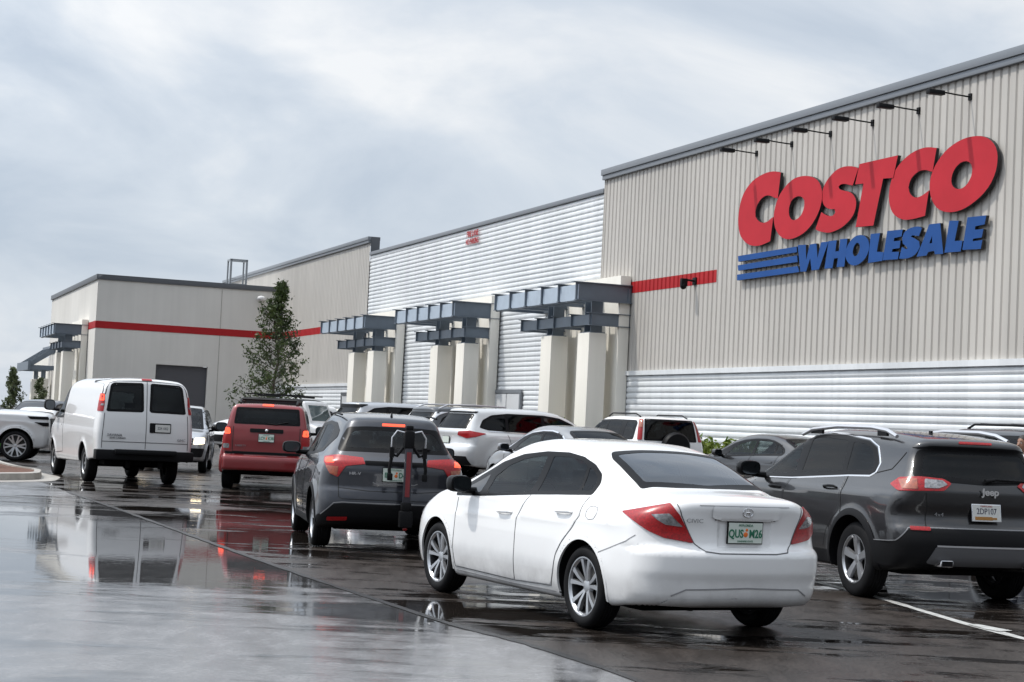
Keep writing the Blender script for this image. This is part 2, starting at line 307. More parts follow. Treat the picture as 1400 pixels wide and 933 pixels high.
class MB:
    """collects simple shapes into one mesh"""
    def __init__(s): s.V=[];s.F=[]
    def add(s,V,F):
        o=len(s.V); s.V+=[tuple(v) for v in V]; s.F+=[tuple(i+o for i in f) for f in F]; return s
    def box(s,x0,x1,y0,y1,z0,z1,fn=None):
        V=[(x,y,z) for z in (z0,z1) for y in (y0,y1) for x in (x0,x1)]
        if fn: V=[fn(v) for v in V]
        return s.add(V,[(0,2,3,1),(4,5,7,6),(0,1,5,4),(2,6,7,3),(0,4,6,2),(1,3,7,5)])
    def tube(s,pts,r,n=10,cap=True):
        pts=[Vector(p) for p in pts]; rs=r if isinstance(r,(list,tuple)) else [r]*len(pts)
        V=[];F=[]; up=Vector((0,0,1)); prev=None
        for i,p in enumerate(pts):
            d=(pts[min(i+1,len(pts)-1)]-pts[max(i-1,0)]).normalized()
            if prev is None: a=d.cross(up if abs(d.z)<.9 else Vector((1,0,0))).normalized()
            else: a=(prev-d*prev.dot(d)).normalized()
            prev=a; b=d.cross(a)
            for k in range(n):
                t=2*math.pi*k/n; V.append(p+(a*math.cos(t)+b*math.sin(t))*rs[i])
        for i in range(len(pts)-1):
            for k in range(n):
                k2=(k+1)%n; F.append((i*n+k,i*n+k2,(i+1)*n+k2,(i+1)*n+k))
        if cap: F.append(tuple(range(n))[::-1]); F.append(tuple((len(pts)-1)*n+k for k in range(n)))
        return s.add(V,F)
    def lathe(s,prof,n=40,ax='x',c=(0,0,0)):
        """profile of (axial, radius) turned about the x axis"""
        V=[];F=[]
        for (a,r) in prof:
            for k in range(n):
                t=2*math.pi*k/n; V.append((c[0]+a,c[1]+r*math.cos(t),c[2]+r*math.sin(t)))
        for i in range(len(prof)-1):
            for k in range(n):
                k2=(k+1)%n; F.append((i*n+k,i*n+k2,(i+1)*n+k2,(i+1)*n+k))
        return s.add(V,F)
    def prism(s,poly,fn,d0,d1):
        """outline extruded: fn(u,v,d)->xyz"""
        n=len(poly); V=[fn(u,v,d0) for u,v in poly]+[fn(u,v,d1) for u,v in poly]
        F=[tuple(range(n))[::-1],tuple(range(n,2*n))]+[(i,(i+1)%n,(i+1)%n+n,i+n) for i in range(n)]
        return s.add(V,F)
    def ball(s,c,r,nu=14,nv=9):
        V=[];F=[]
        for j in range(nv+1):
            th=math.pi*j/nv
            for i in range(nu):
                ph=2*math.pi*i/nu; V.append((c[0]+r[0]*math.sin(th)*math.cos(ph),c[1]+r[1]*math.sin(th)*math.sin(ph),c[2]+r[2]*math.cos(th)))
        for j in range(nv):
            for i in range(nu): F.append((j*nu+i,(j+1)*nu+i,(j+1)*nu+(i+1)%nu,j*nu+(i+1)%nu))
        return s.add(V,F)
    def build(s,name,mat,parent=None,smooth=False,bevel=0,seg=2,weld=True):
        o=mesh_obj(name,s.V,s.F,mat,parent,smooth=smooth)
        bm=bmesh.new(); bm.from_mesh(o.data)
        if weld: bmesh.ops.remove_doubles(bm,verts=bm.verts,dist=1e-5)
        bmesh.ops.recalc_face_normals(bm,faces=bm.faces)
        if bevel:
            bmesh.ops.bevel(bm,geom=[e for e in bm.edges if len(e.link_faces)==2 and e.calc_face_angle(0)>.5],offset=bevel,segments=seg,profile=.6,affect='EDGES',clamp_overlap=True)
        bm.to_mesh(o.data); bm.free()
        if smooth or bevel:
            for p in o.data.polygons: p.use_smooth=True
            o.data.set_sharp_from_angle(angle=R(38))
        return o
# ---------------------------------------------------------------- materials
def mat(name,col,rough=.5,metal=0,coat=0,spec=.5,emit=None,es=0,nscale=0,namt=0,bump=0,bscale=60,ior=1.5):
    m=bpy.data.materials.new(name); m.use_nodes=True; nt=m.node_tree; b=nt.nodes['Principled BSDF']
    b.inputs['Base Color'].default_value=(*col,1); b.inputs['Roughness'].default_value=rough; b.inputs['Metallic'].default_value=metal
    b.inputs['Coat Weight'].default_value=coat; b.inputs['Coat Roughness'].default_value=.03; b.inputs['Specular IOR Level'].default_value=spec
    b.inputs['IOR'].default_value=ior
    if emit: b.inputs['Emission Color'].default_value=(*emit,1); b.inputs['Emission Strength'].default_value=es
    N=nt.nodes.new; L=nt.links.new
    if namt:
        tc=N('ShaderNodeTexCoord'); n=N('ShaderNodeTexNoise'); n.inputs['Scale'].default_value=nscale; n.inputs['Detail'].default_value=6; n.inputs['Roughness'].default_value=.6
        L(tc.outputs['Object'],n.inputs['Vector']); mr=N('ShaderNodeMapRange'); mr.inputs[1].default_value=.3; mr.inputs[2].default_value=.7
        mr.inputs[3].default_value=1-namt; mr.inputs[4].default_value=1+namt*.6; L(n.outputs['Fac'],mr.inputs[0])
        mu=N('ShaderNodeVectorMath'); mu.operation='SCALE'; mu.inputs[0].default_value=col; L(mr.outputs[0],mu.inputs['Scale']); L(mu.outputs[0],b.inputs['Base Color'])
    if bump:
        tc=N('ShaderNodeTexCoord'); n=N('ShaderNodeTexNoise'); n.inputs['Scale'].default_value=bscale; n.inputs['Detail'].default_value=4
        L(tc.outputs['Object'],n.inputs['Vector']); bp=N('ShaderNodeBump'); bp.inputs['Strength'].default_value=bump; bp.inputs['Distance'].default_value=.01
        L(n.outputs['Fac'],bp.inputs['Height']); L(bp.outputs[0],b.inputs['Normal'])
    return m
def paint(name,col,metal=0.,rough=.42):
    """car paint: coloured base under clear coat, with a thin film of road dirt and rain spots"""
    m=mat(name,col,rough,metal,1.0); nt=m.node_tree; b=nt.nodes['Principled BSDF']; N=nt.nodes.new; L=nt.links.new
    tc=N('ShaderNodeTexCoord'); n=N('ShaderNodeTexNoise'); n.inputs['Scale'].default_value=3.5; n.inputs['Detail'].default_value=8; n.inputs['Roughness'].default_value=.65
    L(tc.outputs['Object'],n.inputs['Vector'])
    mr=N('ShaderNodeMapRange'); mr.inputs[1].default_value=.4; mr.inputs[2].default_value=.72; mr.inputs[3].default_value=.02; mr.inputs[4].default_value=.09
    L(n.outputs['Fac'],mr.inputs[0]); L(mr.outputs[0],b.inputs['Coat Roughness'])
    # road grime thrown up along the sills and behind the wheels
    sz=N('ShaderNodeSeparateXYZ'); L(tc.outputs['Object'],sz.inputs[0]); g1=N('ShaderNodeMapRange'); g1.interpolation_type='SMOOTHSTEP'; L(sz.outputs['Z'],g1.inputs[0]); g1.inputs[1].default_value=.62; g1.inputs[2].default_value=.18; g1.inputs[3].default_value=0; g1.inputs[4].default_value=.42
    g2=N('ShaderNodeMath'); g2.operation='MULTIPLY'; L(g1.outputs[0],g2.inputs[0]); g3=N('ShaderNodeMapRange'); g3.inputs[1].default_value=.35; g3.inputs[2].default_value=.7; L(n.outputs['Fac'],g3.inputs[0]); L(g3.outputs[0],g2.inputs[1])
    gm=N('ShaderNodeMix'); gm.data_type='RGBA'; L(g2.outputs[0],gm.inputs[0]); gm.inputs[6].default_value=(*col,1); gm.inputs[7].default_value=(.10,.09,.08,1); L(gm.outputs[2],b.inputs['Base Color'])
    n2=N('ShaderNodeTexNoise'); n2.inputs['Scale'].default_value=260; n2.inputs['Detail'].default_value=2; L(tc.outputs['Object'],n2.inputs['Vector'])
    cr=N('ShaderNodeMapRange'); cr.inputs[1].default_value=.62; cr.inputs[2].default_value=.72; L(n2.outputs['Fac'],cr.inputs[0])
    bp=N('ShaderNodeBump'); bp.inputs['Strength'].default_value=.10; bp.inputs['Distance'].default_value=.0015; L(cr.outputs[0],bp.inputs['Height']); L(bp.outputs[0],b.inputs['Coat Normal'])
    return m
def glass(name,tint,refl=1.0):
    m=bpy.data.materials.new(name); m.use_nodes=True; nt=m.node_tree; nt.nodes.clear(); N=nt.nodes.new; L=nt.links.new
    t=N('ShaderNodeBsdfTransparent'); t.inputs['Color'].default_value=(*tint,1)
    g=N('ShaderNodeBsdfGlossy'); g.inputs['Roughness'].default_value=.02; g.inputs['Color'].default_value=(.95,.97,1,1)
    f=N('ShaderNodeFresnel'); f.inputs['IOR'].default_value=1.55
    mu=N('ShaderNodeMath'); mu.operation='MULTIPLY_ADD'; L(f.outputs[0],mu.inputs[0]); mu.inputs[1].default_value=1.0*refl; mu.inputs[2].default_value=.0; mu.use_clamp=True
    x=N('ShaderNodeMixShader'); L(mu.outputs[0],x.inputs[0]); L(t.outputs[0],x.inputs[1]); L(g.outputs[0],x.inputs[2])
    o=N('ShaderNodeOutputMaterial'); L(x.outputs[0],o.inputs['Surface']); return m
M={}
M['white']=paint('white_paint',(.80,.80,.80),0,.35); M['vanwhite']=paint('van_white_paint',(.72,.72,.72),0,.4)
M['pearl']=paint('silver_white_paint',(.62,.63,.64),.25,.35); M['silver']=paint('silver_paint',(.48,.49,.51),.7,.35)
M['slate']=paint('slate_blue_paint',(.020,.022,.031),.4,.33); M['granite']=paint('granite_paint',(.016,.0155,.0175),.3,.33)
M['red']=paint('red_paint',(.21,.008,.011),.1,.4); M['greymet']=paint('grey_metallic_paint',(.22,.225,.235),.6,.38)
M['dgrey']=paint('dark_grey_paint',(.045,.048,.055),.5,.38); M['cream']=paint('cream_paint',(.70,.68,.60),0,.4); M['navy']=paint('navy_paint',(.02,.027,.045),.4,.35)
M['black']=mat('black_plastic',(.008,.008,.009),.5,spec=.14,bump=.05,bscale=300); M['gloss']=mat('gloss_black',(.006,.006,.007),.35,spec=.12)
M['rubber']=mat('tyre_rubber',(.009,.009,.010),.7,spec=.15,nscale=9,namt=.35); M['under']=mat('underbody',(.006,.006,.006),.9,spec=.1)
M['chrome']=mat('chrome',(.80,.80,.82),.10,1); M['alloy']=mat('alloy',(.50,.51,.53),.30,.85); M['alloydark']=mat('alloy_pocket',(.03,.03,.033),.4,.5)
M['rail']=mat('satin_rail',(.70,.70,.72),.3,.8); M['disc']=mat('brake_disc',(.05,.05,.05),.5,.8); M['steel_rim']=mat('steel_rim',(.33,.34,.35),.4,.7)
M['lred']=mat('red_lamp_lens',(.36,.004,.007),.28,coat=.2,nscale=70,namt=.5); M['lclear']=mat('clear_lamp_lens',(.30,.30,.31),.18,.5,coat=1,nscale=40,namt=.6)
M['lamber']=mat('amber_lamp_lens',(.34,.075,.03),.15,coat=1,nscale=30,namt=.4)
M['lit']=mat('lit_brake_lamp',(.5,.01,.01),.2,emit=(1.0,.11,.045),es=1.5); M['litlow']=mat('lit_tail_lamp',(.5,.012,.01),.2,coat=1,emit=(1,.03,.02),es=.5)
M['head']=mat('lit_headlamp',(.8,.75,.6),.2,emit=(1,.80,.52),es=5); M['headoff']=mat('headlamp_glass',(.25,.26,.28),.1,.4,coat=1,nscale=14,namt=.7)
M['seat']=mat('seat_cloth',(.035,.035,.037),.8,nscale=12,namt=.2); M['tan']=mat('seat_cloth_grey',(.12,.115,.11),.8); M['trimline']=mat('gap_shadow_rubber',(.012,.012,.012),.9)
M['ledge2']=mat('panel_gap_grey',(.10,.10,.105),.8); M['ledge']=mat('grey_seam',(.30,.30,.31),.5)
M['gl_clear']=glass('window_glass',(.46,.52,.51),.45); M['gl_tint']=glass('tinted_window_glass',(.12,.135,.145),.45); M['gl_dark']=glass('privacy_glass',(.035,.038,.042),.45)
M['gl_far']=mat('far_window_glass',(.012,.015,.02),.05,spec=.6,nscale=2,namt=.4); M['gl_rear']=glass('rear_screen_glass',(.16,.18,.19),1.7)
# ---------------------------------------------------------------- patches laid on a body surface
def frame(D):
    D=np.array(D,float); D/=np.linalg.norm(D)
    if abs(D[2])>.9: U=np.array([1.,0,0]);Vv=np.array([0,1.,0])
    else:
        U=np.array([D[1],-D[0],0]); U/=np.linalg.norm(U); Vv=np.array([0,0,1.])
    return D,U,Vv
AX={'L':((1,0,0),lambda p:(0,p[0],p[1])),'R':((-1,0,0),lambda p:(0,p[0],p[1])),'rear':((0,1,0),lambda p:(p[0],0,p[1])),'front':((0,-1,0),lambda p:(p[0],0,p[1])),'top':((0,0,-1),lambda p:(p[0],p[1],0))}
def inpoly(P,poly):
    x,y=P[:,0],P[:,1]; c=np.zeros(len(P),bool); n=len(poly)
    for i in range(n):
        x1,y1=poly[i];x2,y2=poly[(i+1)%n]
        m=((y1>y)!=(y2>y)); 
        with np.errstate(divide='ignore',invalid='ignore'): c^=m&(x<(x2-x1)*(y-y1)/((y2-y1) if y2!=y1 else 1e-12)+x1)
    return c
def segdist(P,poly):
    d=np.full(len(P),1e9); n=len(poly)
    for i in range(n):
        a=np.array(poly[i]);b=np.array(poly[(i+1)%n]); ab=b-a; t=np.clip(((P-a)@ab)/max(ab@ab,1e-12),0,1)
        d=np.minimum(d,np.linalg.norm(P-a-t[:,None]*ab,axis=1))
    return d
def rounded(poly,r,k=4):
    out=[]; n=len(poly); P=[np.array(p,float) for p in poly]
    for i in range(n):
        a,b,c=P[i-1],P[i],P[(i+1)%n]; la=np.linalg.norm(a-b);lc=np.linalg.norm(c-b)
        q=min(r,la*.45,lc*.45); s=b+(a-b)/max(la,1e-9)*q; e=b+(c-b)/max(lc,1e-9)*q
        for j in range(k+1):
            t=j/k; out.append(tuple((1-t)**2*s+2*t*(1-t)*b+t*t*e))
    return out
def resample(poly,g,closed=True):
    out=[]; n=len(poly)
    for i in range(n if closed else n-1):
        a=np.array(poly[i]);b=np.array(poly[(i+1)%n]); m=max(1,int(np.ceil(np.linalg.norm(b-a)/g)))
        if np.linalg.norm(b-a)<1e-6: continue
        out+=[tuple(a+(b-a)*j/m) for j in range(m)]
    if not closed: out.append(tuple(poly[-1]))
    return out
def project(body,uv,D,off=0.):
    D,U,Vv=frame(D); P=np.array([u*U+v*Vv for u,v in uv]); O=P-D*3.0 if abs(D[2])<.9 else P-D*3.0
    if abs(D[1])>.3: O=O-D*3.0; tm=9
    else: tm=3.2
    H,miss=body.hit(O,np.repeat(D[None],len(O),0),tmax=tm,n=260 if tm>4 else 110)
    g=body.grad(H,cut=False); N=g/np.maximum(np.linalg.norm(g,axis=1),1e-6)[:,None]
    return H+N*off,N
def patch(body,poly,D,off,holes=(),grid=.05,thick=.004,rnd=.02,raw=False):
    """poly in (u,v) of the frame of D"""
    outer=resample(rounded(poly,rnd) if rnd else poly,grid*.8); hs=[resample(rounded(h,rnd) if rnd else h,grid*.8) for h in holes]
    A=np.array(outer); lo=A.min(0);hi=A.max(0)
    gx,gy=np.meshgrid(np.arange(lo[0]+grid*.5,hi[0],grid),np.arange(lo[1]+grid*.5,hi[1],grid)); G=np.stack([gx.ravel(),gy.ravel()],-1)
    if len(G):
        k=inpoly(G,outer)&(segdist(G,outer)>grid*.35)
        for h in hs: k&=~inpoly(G,h)&(segdist(G,h)>grid*.35)
        G=G[k]
    vs=[Vector(p) for p in outer]; ed=[(i,(i+1)%len(outer)) for i in range(len(outer))]
    for h in hs:
        o=len(vs); vs+=[Vector(p) for p in h]; ed+=[(o+i,o+(i+1)%len(h)) for i in range(len(h))]
    vs+=[Vector(p) for p in G]
    r=delaunay_2d_cdt(vs,ed,[],0,1e-7)
    Vv=np.array([tuple(v) for v in r[0]]); F=np.array([f for f in r[2] if len(f)==3])
    c=Vv[F].mean(1); k=inpoly(c,outer)
    for h in hs: k&=~inpoly(c,h)
    F=F[k]
    P,N=project(body,Vv,D,off)
    fn=np.cross(P[F[:,1]]-P[F[:,0]],P[F[:,2]]-P[F[:,0]]); fl=(fn*N[F].mean(1)).sum(1)<0
    F[fl]=F[fl][:,::-1]
    if thick:
        # skirt down to the body along every open edge
        e={}
        for f in F:
            for i in range(3):
                a,b=int(f[i]),int(f[(i+1)%3]); e[(a,b)]=1
        op=[(a,b) for (a,b) in e if (b,a) not in e]
        vi=sorted({v for ab in op for v in ab}); mp={v:len(P)+i for i,v in enumerate(vi)}; m2={v:len(P)+len(vi)+i for i,v in enumerate(vi)}
        P=np.concatenate([P,P[vi],P[vi]-N[vi]*(thick+off)])
        N0=N[vi]; N=np.concatenate([N,N0,N0])
        F=[tuple(f) for f in F]+[(mp[b],mp[a],m2[a],m2[b]) for a,b in op]
    return P,[tuple(f) for f in F],N
def strip(body,line,D,w,off):
    pts=np.array(resample(line,.04,False)); t=np.gradient(pts,axis=0); t/=np.maximum(np.linalg.norm(t,axis=1),1e-9)[:,None]; n=np.stack([-t[:,1],t[:,0]],-1)
    uv=np.concatenate([pts-n*w/2,pts+n*w/2]); P,N=project(body,uv,D,off); k=len(pts)
    F=[(i,i+1,k+i+1,k+i) for i in range(k-1)]
    fn=np.cross(P[1]-P[0],P[k]-P[0])
    if (fn*N[0]).sum()<0: F=[f[::-1] for f in F]
    P2=P-N*(abs(off)+.004); m=2*k
    F+= [(i,i+m,i+1+m,i+1) for i in range(k-1)]+[(k+i+1,k+i+1+m,k+i+m,k+i) for i in range(k-1)]
    return np.concatenate([P,P2]),F,np.concatenate([N,N])
def uvof(pts3,D):
    D,U,Vv=frame(D); return [(float(np.dot(p,U)),float(np.dot(p,Vv))) for p in pts3]
MIR=np.array([-1,1,1.])
class Car:
    def __init__(s,name,label,cat,spec,paint_,x,y,yaw,res=.035,cut=True,group=None,dz=0,hero=False,scale=1):
        s.sp=spec; s.b=Body(spec); s.res=res; s.cutm=cut; s.paint=paint_; s.grid=max(.035,res*1.2)
        z=ground_z(x,y)
        s.root=thing(name,label,cat,(x,y,z+dz),yaw,group); s.cutpolys=[]; s.P=paint_
        if scale!=1: s.root.scale=(scale,)*3
    def _mk(s,name,data,m,parent=None):
        return mesh_obj(name,data[0],data[1],m,parent or s.root,N=data[2])
    def both(s,name,poly,m,off=.002,sides='LR',parent=None,**k):
        """(y,z) outline on the flanks"""
        o=[]
        D,U,Vv=frame((1,0,0)); uv=uvof([(0,p[0],p[1]) for p in poly],(1,0,0)); hs=[uvof([(0,p[0],p[1]) for p in h],(1,0,0)) for h in k.pop('holes',())]
        P,F,N=patch(s.b,uv,(1,0,0),off,holes=hs,grid=s.grid,**k)
        if 'L' in sides: o.append(s._mk(name,(P,F,N),m,parent))
        if 'R' in sides: o.append(s._mk(name,(P*MIR,[f[::-1] for f in F],N*MIR),m,parent))
        return o
    def face(s,name,poly,m,off=.002,ax='rear',parent=None,mirror=False,D=None,**k):
        """outline on the tail, nose or top; poly in (x,z) or (x,y); or 3D points with a direction D"""
        if D is None: D,fn=AX[ax]; pts=[fn(p) for p in poly]; hs=[[fn(p) for p in h] for h in k.pop('holes',())]
        else: pts=poly; hs=k.pop('holes',())
        P,F,N=patch(s.b,uvof(pts,D),D,off,holes=[uvof(h,D) for h in hs],grid=s.grid,**k)
        o=[s._mk(name,(P,F,N),m,parent)]
        if mirror: o.append(s._mk(name,(P*MIR,[f[::-1] for f in F],N*MIR),m,parent))
        return o
    def cut(s,poly,ax): s.cutpolys.append((poly,ax))
    def body(s,black_below=None,extra=None):
        V,Q,N=s.b.mesh(s.res)
        c=V[Q].mean(1); n=N[Q].mean(1); keep=np.ones(len(Q),bool); m=s.res*.55
        for poly,ax in s.cutpolys:
            if ax=='side': P2=c[:,[1,2]]; ok=np.abs(n[:,0])>.35
            elif ax=='rear': P2=c[:,[0,2]]; ok=n[:,1]<-.15
            elif ax=='front': P2=c[:,[0,2]]; ok=n[:,1]>.15
            else: P2=c[:,[0,1]]; ok=n[:,2]>.15
            i=inpoly(P2,poly)|(segdist(P2,poly)<m); keep&=~(i&ok)
        mi=np.zeros(len(Q),int)
        sp=s.sp
        for yw in (0,sp['wb']):
            d=np.hypot(c[:,1]-yw,c[:,2]-sp['tr']); inn=(d<sp['ra']+.012)&((n[:,1]*(c[:,1]-yw)+n[:,2]*(c[:,2]-sp['tr']))<-.4*np.maximum(d,1e-3)); mi[inn]=1
            mi[(d<sp['ra']+.02)&(np.abs(c[:,0])<sp['xin']+.03 if 'xin' in sp else np.abs(c[:,0])<.58)]=1
        mi[(n[:,2]<-.93)&(c[:,2]<.6)]=1
        if black_below is not None: mi[black_below(c,n)]=1
        return mesh_obj('body',V,Q[keep],[s.paint,M['black']],s.root,N=N,mi=mi[keep])
    def underbody(s):
        sp=s.sp; t=sp['track']-.12; y0=min(p[1] for p in sp['rear']); b=sp['bot']; zb=s.b.bot(np.array([1.2]))[0]
        mb=MB(); mb.box(-t,t,y0+.45,sp['wb']+.45,zb+.01,zb+.14); mb.box(-.35,.35,y0+.3,y0+.6,zb+.03,zb+.18)
        for yw in (0,sp['wb']): mb.tube([(-t-.05,yw,sp['tr']),(t+.05,yw,sp['tr'])],.05)
        mb.tube([(-.35,y0+.22,zb+.06),(-.35,y0+.9,zb+.03),(-.3,1.5,zb-.03)],.03)
        mb.build('underbody',M['under'],s.root,bevel=.02)
    def interior(s,m=None,floor=.40,belt=.95,y0=-.2,y1=2.0,hw=.6,rows=((.35,.50),(1.25,.50)),wheel=True):
        m=m or M['seat']; mb=MB()
        mb.box(-hw,hw,y0,y1,floor,floor+.05); mb.box(-hw,hw,y0-.04,y0,floor,belt-.1)
        mb.box(-hw,hw,y1-.05,y1+.12,floor,belt-.02)     # dash
        if wheel:
            pts=[(-.34+.18*math.cos(a),y1-.28+.05*math.sin(a),belt-.02+.17*math.sin(a)) for a in np.linspace(0,2*math.pi,17)]
            mb.tube(pts,.014,6,False)
        mb.build('interior_tub',M['seat'],s.root)
        for (yy,zz) in rows:
            for sx in (-.34,.34):
                q=MB(); q.box(sx-.24,sx+.24,yy-.1,yy+.45,zz-.1,zz+.06)
                q.box(sx-.23,sx+.23,yy-.16,yy-.02,zz,zz+.56,fn=lambda v:(v[0],v[1]-(v[2]-zz)*.3,v[2]))
                q.box(sx-.11,sx+.11,yy-.32,yy-.25,zz+.58,zz+.70); q.tube([(sx-.05,yy-.31,zz+.5),(sx-.05,yy-.31,zz+.65)],.008,6); q.tube([(sx+.05,yy-.31,zz+.5),(sx+.05,yy-.31,zz+.65)],.008,6)
                q.build('seat',m,s.root,bevel=.04,seg=2)
    def wheels(s,kind='five',which='all',steer=0,vis=None):
        sp=s.sp; cache={}
        for yw in (0,sp['wb']):
            for side in (-1,1):
                make_wheel(s.root,kind,sp['tr'],sp['tw'],sp['rim'],(side*sp['track'],yw,sp['tr']),side,steer if yw>0 else 0,s.res<.04)
    def arch(s,w=.03,m=None,proud=.004,name='arch_trim',r0=None,a0=-12,a1=192,front=True,wid=None):
        """lip following the wheel opening; wide black cladding when w is large"""
        sp=s.sp
        for yw in (0,sp['wb']):
            V=[];F=[];NN=[]
            ra=sp['ra']-.006; ang=np.radians(np.linspace(a0,a1,44)); rs=[ra,ra+w*.5,ra+w]
            uv=[(yw+r*math.cos(a),sp['tr']+r*math.sin(a)) for r in rs for a in ang]
            zmin=s.b.bot(np.array([u[0] for u in uv])); uv=[(u,max(v,float(zm)+.005)) for (u,v),zm in zip(uv,zmin)]
            uvv=uvof([(0,u,v) for u,v in uv],(1,0,0)); P,N=project(s.b,uvv,(1,0,0),0); n=len(ang)
            rows=[P[:n]+np.array([.05,0,0]),P[:n]-np.array([proud,0,0]),P[n:2*n]+N[n:2*n]*proud,P[2*n:]+N[2*n:]*proud*.8,P[2*n:]-N[2*n:]*.006]
            rows[0]=rows[1]*1.; rows[0][:,0]+=.018
            V=np.concatenate(rows); F=[(i*n+k,(i+1)*n+k,(i+1)*n+k+1,i*n+k+1) for i in range(4) for k in range(n-1)]
            for sg in (1,-1):
                W=V*np.array([sg,1,1]); o=mesh_obj(name,W,F,m or s.paint,s.root,smooth=True)
                bm=bmesh.new(); bm.from_mesh(o.data); bmesh.ops.recalc_face_normals(bm,faces=bm.faces)
                # outward side must face away from the car
                f=max(bm.faces,key=lambda f:abs(f.normal.x)); 
                if f.normal.x*(-sg)<0: bmesh.ops.reverse_faces(bm,faces=bm.faces)
                bm.to_mesh(o.data); bm.free(); o.data.set_sharp_from_angle(angle=R(50))
    def lines(s,items,m=None,w=.007,off=.0035,name='panel_gap',parent=None):
        """items: (axis, polyline, mirror) gathered as one part"""
        for it in items:
            ax,pl=it[0],it[1]; mir=len(it)>2 and it[2]
            D,fn=AX[ax] if isinstance(ax,str) else (ax,lambda p:p)
            P,f,N=strip(s.b,uvof([fn(p) for p in pl],D),D,w,off)
            mesh_obj(name,P,f,m or M['trimline'],parent or s.root,N=N)
            if mir: mesh_obj(name,P*MIR,[q[::-1] for q in f],m or M['trimline'],parent or s.root,N=N*MIR)
    def windows(s,dlo,panes,mats,trim=None,toff=.004,goff=.0015,cutit=True,rnd=.03,quiet=False):
        """side windows: black surround with real panes"""
        if s.cutm and cutit:
            for p in panes: s.cut(p,'side')
        s.both('window_surround',dlo,trim or M['gloss'],off=toff,holes=panes,rnd=rnd,thick=.004)
        for p,m in zip(panes,mats):
            cx=sum(a for a,b in p)/len(p);cz=sum(b for a,b in p)/len(p)
            q=[(a+(.02 if a>cx else -.02),b+(.015 if b>cz else -.015)) for a,b in p]
            s.both('window',q,m,off=goff,thick=0,rnd=rnd)
    def pane(s,poly,inner,m,ax='rear',trim=None,off=.003,rnd=.04,name='rear_window',cutit=True):
        if s.cutm and cutit: s.cut(inner,{'rear':'rear','front':'front','top':'top'}[ax])
        s.face(name+'_surround',poly,trim or M['gloss'],off=off,ax=ax,holes=[inner],rnd=rnd)
        cx=sum(a for a,b in inner)/len(inner);cz=sum(b for a,b in inner)/len(inner)
        q=[(a+(.02 if a>cx else -.02),b+(.015 if b>cz else -.015)) for a,b in inner]
        return s.face(name,q,m,off=.0012,ax=ax,thick=0,rnd=rnd)[0]
    def mirrors(s,y,z,x,m=None,sz=(.13,.09,.16),arm=None):
        for sd in (-1,1):
            q=MB(); c=(sd*x,y,z)
            V=[];n=16
            prof=[(-.10,.55),(-.085,.93),(-.04,1.),(.02,.96),(.06,.80),(.085,.5),(.095,.15)]
            for (d,k) in prof:
                for j in range(n):
                    t=2*math.pi*j/n; cs,sn=math.cos(t),math.sin(t)
                    V.append((c[0]+sz[0]*k*math.copysign(abs(cs)**.65,cs),c[1]+d*sz[1]/.09,c[2]+sz[2]*.5*k*math.copysign(abs(sn)**.65,sn)))
            F=[(i*n+j,i*n+(j+1)%n,(i+1)*n+(j+1)%n,(i+1)*n+j) for i in range(len(prof)-1) for j in range(n)]+[tuple(range(n)),tuple(range((len(prof)-1)*n,len(prof)*n))]
            q.add(V,F); o=q.build('mirror',m or M['gloss'],s.root,smooth=True)
            g=MB(); y0=c[1]-.101*sz[1]/.09
            g.add([(c[0]+sz[0]*.8*math.copysign(abs(math.cos(t))**.65,math.cos(t)),y0,c[2]+sz[2]*.4*math.copysign(abs(math.sin(t))**.65,math.sin(t))) for t in np.linspace(0,2*math.pi,17)[:-1]],[tuple(range(16))])
            g.build('mirror_glass',M['mirror'],o)
            a=MB(); xi=x-sz[0]-.10; a.tube([(sd*xi,y+.03,z-sz[2]*.42),(sd*(x-sz[0]*.5),y+.0,z-sz[2]*.38)],[.035,.028],8); a.build('mirror_arm',M['black'],o,smooth=True)
    def handle(s,y0,z0,y1,z1,parent,sd,m=None):
        """bar handle on the flank, over a shallow cup"""
        D=(1,0,0); uv=uvof([(0,y0,z0),(0,y1,z1)],D); P,N=project(s.b,uv,D,0); P=P*np.array([-sd,1,1]); N=N*np.array([-sd,1,1])
        a,b=Vector(P[0]),Vector(P[1]); n=Vector(N.mean(0)).normalized()
        q=MB(); q.tube([a+n*.004,a.lerp(b,.12)+n*.030,a.lerp(b,.5)+n*.036,a.lerp(b,.88)+n*.030,b+n*.004],[.010,.013,.014,.013,.010],8)
        o=q.build('handle',m or s.paint,parent,smooth=True)
        return o
M['mirror']=mat('mirror_glass',(.09,.10,.11),.08,1)
